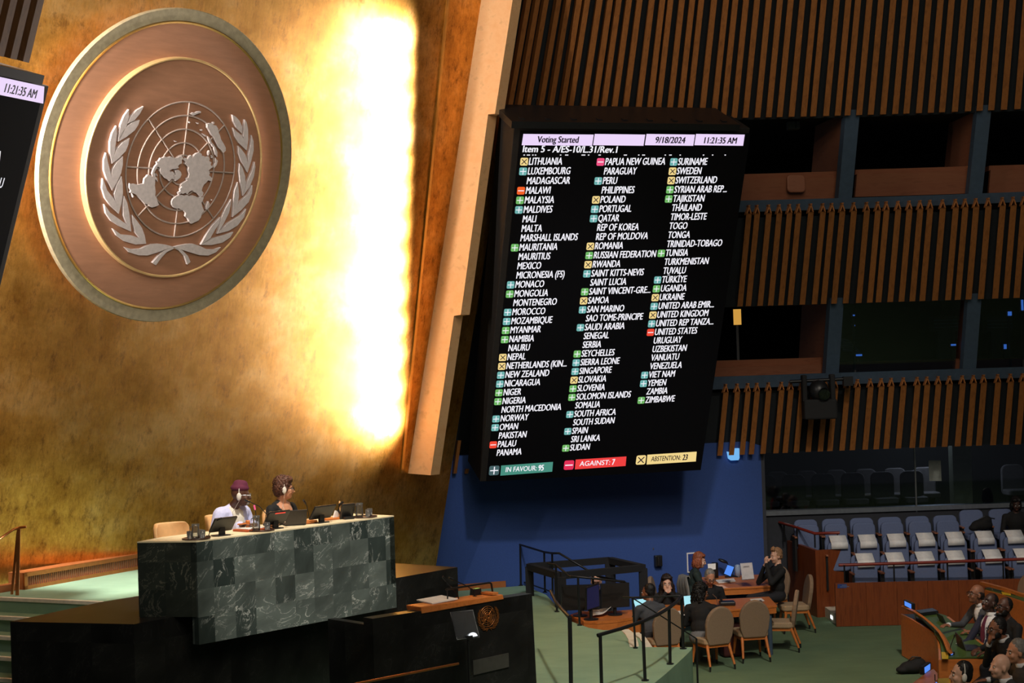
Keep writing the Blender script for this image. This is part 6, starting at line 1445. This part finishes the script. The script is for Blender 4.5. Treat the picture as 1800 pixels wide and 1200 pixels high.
def d_laptop(label, q, depth):
    t = thing('laptop', label, 'laptop', (q[2]+q[3])/2); bm = nb(); a, b, c, d = q; n = (b-a).cross(d-a).normalized(); n = -n if n.y > 0 else n
    ext(bm, q, -n*.012); obj('lid', bm, 'black', t, world=True)
    bm = nb(); ext(bm, [d, c, c+V(depth), d+V(depth)], (0, 0, .014)); obj('base', bm, 'black', t, world=True)
d_laptop('black open laptop in front of the delegate with the purple tie', [on(1646, 1076, 24.62), on(1657, 1082, 24.2), on(1667, 1102, 24.0), on(1655, 1094, 24.45)], (.22, -.05, 0))
d_laptop('black open laptop in front of the delegate with his hand to his chin', [on(1680, 1110, 22.5), on(1691, 1121, 22.1), on(1700, 1144, 21.95), on(1684, 1134, 22.35)], (.22, -.05, 0))
for lb, px, hd in (('thin microphone beside the blue button of the curved delegates desk', (1671, 1150), (-.02, -.05)),):
    p = at_z(*px, zl+.02); t = thing('table_microphone', lb, 'microphone', p); bm = nb(); tube(bm, [p, p+V((0, 0, .10)), p+V((.05, 0, .22))], .006, 6); obj('gooseneck', bm, 'black', t, world=True)
    bm = nb(); tube(bm, [p+V((.05, 0, .22)), p+V((.065, 0, .25))], .011, 8); obj('capsule', bm, 'black', t, world=True)
    bm = nb(); box(bm, p+V((0, 0, .02)), (.08, .10, .04)); b_ = obj('base', bm, 'black', t, world=True)
    bm = nb(); tube(bm, [p+V((-.0, -.05, .022)), p+V((-.0, -.056, .024))], .018, 12); obj('button', bm, 'lit_blue', b_, world=True)
# desk behind the delegates, right edge
t = thing('delegate_desk', 'second delegates desk with a green top behind the three delegates at the right edge', 'desk', V((8.3, 27.0, 0)))
ra_ = [on(1722, 1022, 28.0), on(1760, 1032, 27.3), on(1815, 1050, 26.5)]
bm = nb()
for a, b in zip(ra_, ra_[1:]): ext(bm, [a, b, b+V((0, .03, -.05)), a+V((0, .03, -.05))], (.06, .03, 0))
obj('raised_rail', bm, 'orange_wood', t, world=True)
zq = .62; q = [at_z(x, y, zq) for x, y in ((1731, 1035), (1752, 1032.5), (1815, 1052), (1815, 1064), (1757, 1045))]
bm = nb(); ext(bm, q, (0, 0, .02)); obj('leather_top', bm, 'green_leather', t, world=True)
bm = nb(); a, b = q[4]+V((-.02, -.02, .02)), q[3]+V((-.02, -.02, .02)); a2 = at_z(1731, 1037, zq)
for c, d in ((a2, a), (a, b)): ext(bm, [c, d, V((d.x, d.y, .03)), V((c.x, c.y, .03))], (.03, .03, 0))
obj('front_panel', bm, 'orange_wood', t, world=True)
for f in (0.25, 0.7):
    bm = nb(); p = ra_[0]+(ra_[2]-ra_[0])*f; tube(bm, [p, V((p.x, p.y, zq))], .011, 6); obj('rail_post', bm, 'steel', t, world=True)
bm = nb(); q = [at_z(x, y, zq+.022) for x, y in ((1760, 1040), (1776, 1042), (1777, 1046), (1762, 1044.5))]; ext(bm, q, (0, 0, .012)); tag(obj('document', bm, 'lit_yellow'), 'yellow and white document on the green desk behind the three delegates', 'document')
# desk nearest the camera
t = thing('delegate_desk', 'corner of a delegates desk with an orange rail at the bottom edge of the picture', 'desk', at_z(1640, 1200, 0.0)*1.0)
bm = nb(); q = [at_z(x, y, .755) for x, y in ((1600, 1203), (1630, 1181), (1641, 1175), (1648, 1183), (1648, 1194), (1612, 1222))]; ext(bm, q, (0, 0, -.05)); obj('raised_rail', bm, 'orange_wood', t, world=True)
bm = nb(); q = [at_z(x, y, .68) for x, y in ((1634, 1193), (1668, 1191), (1676, 1216), (1626, 1216))]; ext(bm, q, (0, 0, -.03)); obj('brass_inset', bm, 'lit_yellow', t, world=True)
bm = nb(); q0, q1 = at_z(1600, 1203, .755), at_z(1612, 1222, .755); ext(bm, [V((q0.x, q0.y, .01)), V((q1.x, q1.y, .01)), V((q1.x, q1.y, .70)), V((q0.x, q0.y, .70))], (.03, 0, 0)); obj('front_panel', bm, 'orange_wood', t, world=True)
p = at_z(1644, 1203, .71); t = thing('table_microphone', 'thin microphone with a blue button on the desk at the bottom edge', 'microphone', p); bm = nb(); tube(bm, [p, p+V((.0, 0, .12))], .006, 6); obj('gooseneck', bm, 'black', t, world=True)
bm = nb(); lathe(bm, [(0, 0), (.03, 0), (.03, .03), (.018, .05), (0, .05)], p-V((0, 0, .02)), 12); obj('button', bm, 'lit_blue', t, world=True)
t = thing('leather_bag', 'black bag on the carpet in front of the curved delegates desk', 'bag', FL(1602, 1172))
K = Blob(); c = FL(1602, 1172, .09); K.ell(c, (.17, .12, .09), 'h'); K.ell(c+V((.10, .02, .03)), (.12, .10, .10), 'h'); K.ell(c+V((-.13, -.02, -.03)), (.10, .09, .05), 'h')
me = K.finish(0.02, 2); me.transform(ROOT[t.name].inverted()); mesh_obj('body', me, ['black_matte'], t)
bm = nb(); tube(bm, [c+V((-.05, 0, .08)), c+V((.02, -.02, .15)), c+V((.14, 0, .13))], .01, 6); obj('handle', bm, 'black', t, world=True)
def delegate(label, x, y, d, zh=1.20, **k):
    Y = at_z(x, y, zh).y; k['voxel'] = 0.010; k.setdefault('scale', 1.07); k['look'] = (k.get('look', (0, 0))[0], k.get('look', (0, 0))[1]+6); return seat_person(label, x, y, Y, d, **k)
delegate('bald delegate in glasses and grey suit reaching towards the far laptop', 1716, 1043, (-1, -0.35), skin='skin_brown', top='cloth_grey', hair='fringe', hairc='hair_dark', lean=14, look=(-6, 6), collar='cloth_white', glasses=True, vee=(0.36, .06, 'cloth_white'), arms=((V((-.27, .12, .26)), V((-.18, .38, .28)), .5), (V((.24, .26, .30)), V((.10, .56, .34)), .4)))
delegate('delegate in a navy suit and dark purple tie looking up', 1740, 1058, (-1, -0.45), skin='skin_deep', top='cloth_navy', hair='shaved', hairc='hair_black', lean=-4, look=(0, 16), collar='cloth_white', vee=(0.22, .09, 'cloth_white'), tie='cloth_plum', arms=((V((-.28, .10, .24)), V((-.18, .40, .24)), .5), (V((.27, .12, .24)), V((.12, .42, .24)), .5)))
delegate('bald delegate in dark-rimmed glasses behind the man with the purple tie', 1765, 1066, (-1, -0.3), zh=1.28, skin='skin_dark', top='cloth_black', hair='shaved', hairc='hair_black', lean=4, look=(4, 8), glasses=True, beard='hair_black')
delegate('delegate in a black suit pointing at the microphone with his chin on his hand', 1752, 1104, (-1, -0.25), skin='skin_brown', top='cloth_black', hair='short', hairc='hair_black', lean=22, look=(0, -4), collar='cloth_white', glasses=True, beard='hair_black', arms=((V((-.26, .20, .18)), V((-.16, .50, .16)), .3), (V((.22, .30, .26)), V((.04, .36, .52)), 1.0, (0, 1, .3))))
delegate('person in a red jacket half hidden behind the man with his chin on his hand', 1822, 1100, (-1, -0.2), skin='skin_deep', top='cloth_red', hair='short', hairc='hair_black', lean=10, look=(0, 0), arms=((V((-.27, .12, .26)), V((-.12, .36, .25)), .6), (V((.27, .12, .28)), V((.12, .34, .30)), .6)))
delegate('grey-haired man at the right edge just above the bald man', 1786, 1144, (-1, -0.2), skin='skin_tan', top='cloth_charcoal', hair='short', hairc='hair_grey', lean=12, look=(0, -6), collar='cloth_white', zh=1.25)
delegate('bald man in a dark suit stretching out his arm at the bottom right', 1758, 1170, (-1, -0.2), skin='skin_pale', top='cloth_suit', hair='bald', hairc='hair_brown', lean=10, look=(0, -2), collar='cloth_white', arms=((V((-.27, .14, .24)), V((-.16, .40, .26)), .4), (V((.25, .24, .38)), V((.16, .54, .50)), .3)))
delegate('young man with black hair and a white headset at the bottom edge', 1689, 1184, (-1, 0.05), skin='skin_pale', top='cloth_suit', hair='short', hairc='hair_black', lean=8, look=(6, 0), headset=True)
tc2 = dup(t0_, V((6.62, 21.6, 0)), yaw((-1, -.1)), 'beige arched chair back behind the bald delegate in dark-rimmed glasses')
tc3 = dup(t0_, V((at_y(1788, 1040, 27.2).x, 27.2, 0)), yaw((-1, -.4)), 'beige arched chair at the right edge beside the small blue display')

# ================================================================== GALLERY FITTINGS
s_, z_ = solve(1440, 700, 0.25); c = wall(s_, z_, 0.30); u_, n_ = wdir(s_)
t = thing('moving_head_light', 'black stage lamp with its bracket clamped over the lowest slatted gallery', 'lamp', c)
bm = nb(); box(bm, c+V((-.02, 0, -.18)), (.56, .34, .34)); obj('base', bm, 'black_matte', t, world=True, bevel=.03)
for sx in (-1, 1):
    bm = nb(); box(bm, c+V((sx*.24-.03, 0, .18)), (.08, .20, .46)); obj('yoke_arm', bm, 'black_matte', t, world=True, bevel=.02)
bm = nb(); ell(bm, c+V((-.03, -.05, .14)), (.17, .19, .18)); obj('head', bm, 'black', t, world=True)
bm = nb(); tube(bm, [c+V((.02, -.16, .10)), c+V((.03, -.26, .07))], .10, 16); obj('lens', bm, 'dark_glass', t, world=True)
bm = nb(); tube(bm, [c+V((-.5, .05, .30)), c+V((.5, .02, .32))], .03, 8); box(bm, c+V((.48, 0, .28)), (.16, .14, .16)); obj('clamp_bar', bm, 'black_metal', t, world=True)
p, n = blue_pt(1288, 2.86, 0.03); t = thing('wall_lamp', 'small glowing blue-white wall lamp under the left end of the lowest gallery', 'lamp', p)
q = on_plane(1287.5, 800, p, n); mw = mat4(q, V((-n.y, n.x, 0)), V((0, 0, 1)), n)
bm = nb(); ext(bm, [V((-.11, .07, 0)), V((-.09, -.05, 0)), V((-.04, -.085, 0)), V((.09, -.085, 0)), V((.11, -.05, 0)), V((.11, .12, 0)), V((-.0, .12, 0)), V((-.02, .05, 0))], (0, 0, .05)); bm.transform(mw); obj('shade', bm, glow('lamp_blue', s2l(120, 190, 250), 0.9), t, world=True)
bm = nb(); box(bm, (0, .1, -.008), (.1, .06, .015)); bm.transform(mw); obj('mount', bm, 'steel', t, world=True)
s_, z_ = solve(1296, 557, -0.9); c = wall(s_, z_, -0.9); t = thing('lit_panel', 'small lit yellow panel in the lower booth at the edge of the big screen', 'panel', c); bm = nb(); box(bm, c, (.13, .04, .27)); obj('panel', bm, 'lit_warm', t, world=True); bm = nb(); box(bm, (c.x, c.y+.05, (c.z+zm)/2), (.04, .03, c.z-zm)); obj('stand', bm, 'black', t, world=True)
s_, z_ = solve(1394, 221, -1.0); c = wall(s_, z_, -1.0); t = thing('ceiling_projector', 'grey box fitting under the ceiling of the upper booth', 'projector', c)
bm = nb(); box(bm, c, (.20, .2, .13)); obj('case', bm, plain('fitting_grey', s2l(90, 92, 92), 0.6), t, world=True, bevel=.01)
bm = nb(); box(bm, c+V((.03, -.104, 0)), (.012, .01, .12)); obj('divider', bm, 'black', t, world=True)
bm = nb(); tube(bm, [c+V((0, 0, .06)), c+V((0, 0, .32))], .02, 8); obj('bracket', bm, 'black', t, world=True)
s_, z_ = solve(1398, 323, -0.42); c = wall(s_, z_, -0.42); u_, n_ = wdir(s_); bm = nb(); ext(bm, [c+u_*p.x+V((0, 0, p.y)) for p in rrect(.32, .30, .07)], n_*.06); tag(obj('booth_chair_back', bm, 'booth_wood', bevel=.02), 'rounded brown chair back against the ledge of the upper booth', 'chair')
# equipment glowing in the lower booths
def led(label, x, y, w_, h_, mat='lit_blue', off=-0.62, name='indicator_light'):
    s_, z_ = solve(x, y, off); c = wall(s_, z_, off); t = thing(name, label, 'light', c)
    bm = nb(); box(bm, c, (w_*.0103, .03, h_*.0103)); obj('display', bm, mat, t, world=True)
    bm = nb(); box(bm, c+V((0, .05, 0)), (w_*.0103+.04, .06, h_*.0103+.05)); obj('case', bm, 'black', t, world=True)
    bm = nb(); box(bm, (c.x, c.y+.06, (c.z-.03+zm)/2), (.03, .03, c.z-.03-zm)); obj('stand', bm, 'black', t, world=True)
led('bright blue indicator on the ledge of the lower booth', 1510, 624, 10, 3)
led('small blue indicator above the bright blue one in the lower booth', 1501, 572, 3, 2); led('upper of the small blue indicators in the lower booth', 1501, 554, 3, 2)
led('blue display on the equipment rack right of the second lower post', 1775, 551, 6, 7); led('upright blue indicator at the right of the lower booths', 1767, 609, 4, 8); led('blue indicator left of the second lower post', 1676, 606, 8, 3)
led('column of blue lights at the right edge of the lower booth', 1797, 536, 3, 18)
for (x, y, w_, lb) in ((1668, 568, 46, 'rack'), (1762, 569, 44, 'second')):
    s_, z_ = solve(x, y, -0.7); c = wall(s_, z_, -0.7); t = thing('equipment_rack', 'grey slatted equipment rack %s in the lower booth' % ('left of the second post' if lb == 'rack' else 'right of the second post'), 'rack', c)
    bm = nb(); box(bm, c+V((0, .3, 0)), (w_*.0103, .3, .26)); obj('case', bm, 'black', t, world=True)
    for i in range(3): bm = nb(); box(bm, c+V((0, .14, -.06+.06*i)), (w_*.0098, .01, .014)); obj('vent_bar', bm, 'sill', t, world=True)
    bm = nb(); box(bm, (c.x, c.y+.3, (c.z-.13+zm)/2), (.30, .24, c.z-.13-zm)); obj('stand', bm, 'black', t, world=True)
s_, z_ = solve(1482, 607, -0.75); c = wall(s_, z_, -0.75); t = thing('booth_console', 'tilted grey mixing console behind the first lower post', 'console', c)
bm = nb(); ext(bm, [c+V((-.05, 0, .14)), c+V((.10, 0, .10)), c+V((.30, -.1, -.14)), c+V((-.05, -.1, -.10))], (0, .05, .0)); obj('panel', bm, 'sill', t, world=True)
for i in range(3): bm = nb(); ext(bm, [c+V((-.03, -.012-.03*i, .08-.07*i)), c+V((.12+.05*i, -.012-.03*i, .05-.07*i)), c+V((.13+.05*i, -.016-.03*i, .035-.07*i)), c+V((-.03, -.016-.03*i, .065-.07*i))], (0, -.012, 0)); obj('fader_strip', bm, 'steel', t, world=True)
# notice taped inside the glazed wall
q = [at_y(x, y, 31.09) for x, y in ((1632, 809), (1653.5, 809), (1655, 845), (1633.5, 845))]; bm = nb(); ext(bm, q, (0, -.004, 0)); tag(obj('paper_notice', bm, plain('grey_paper', s2l(150, 156, 150), 0.8)), 'pale grey paper notice taped to the glazed wall above the blue seats', 'paper')
# rows of chairs behind the glass, standing in for the seats it reflects
M['dim_seat'] = plain('dim_upholstery', s2l(120, 112, 110), 0.9)
bs = None
for r_ in range(2):
    for i in range(9):
        x = 1345+i*52+r_*22; p = at_y(x, 850, 32.3+0.9*r_); loc = V((p.x, p.y, 1.35))
        if r_: loc.z = 1.35
        if 8.0 < p.x < 9.6: continue
        lb = 'dim stand-in behind the glazed wall for a reflected seat, %s row, between the blue wall and the right edge' % ('front' if r_ == 0 else 'rear')
        if bs is None:
            bs = thing('reflected_seat', lb, 'seat', loc, pi, 'dim seats behind the glazed wall, front row')
            bm = nb(); ext(bm, [V((p_.x, -.16, .60+p_.y)) for p_ in rrect(.44, .62, .12)], (0, .09, 0)); obj('backrest', bm, 'dim_seat', bs, bevel=.02)
            bm = nb(); ext(bm, [V((p_.x, .12+p_.y, .34)) for p_ in rrect(.44, .44, .08)], (0, 0, .1)); obj('seat', bm, 'dim_seat', bs, bevel=.02)
            bm = nb(); box(bm, (0, 0, .17), (.30, .20, .34)); obj('base', bm, 'black', bs)
        else: dup(bs, loc, pi, lb, 'reflected seats behind the glazed wall, %s row' % ('front' if r_ == 0 else 'rear'))
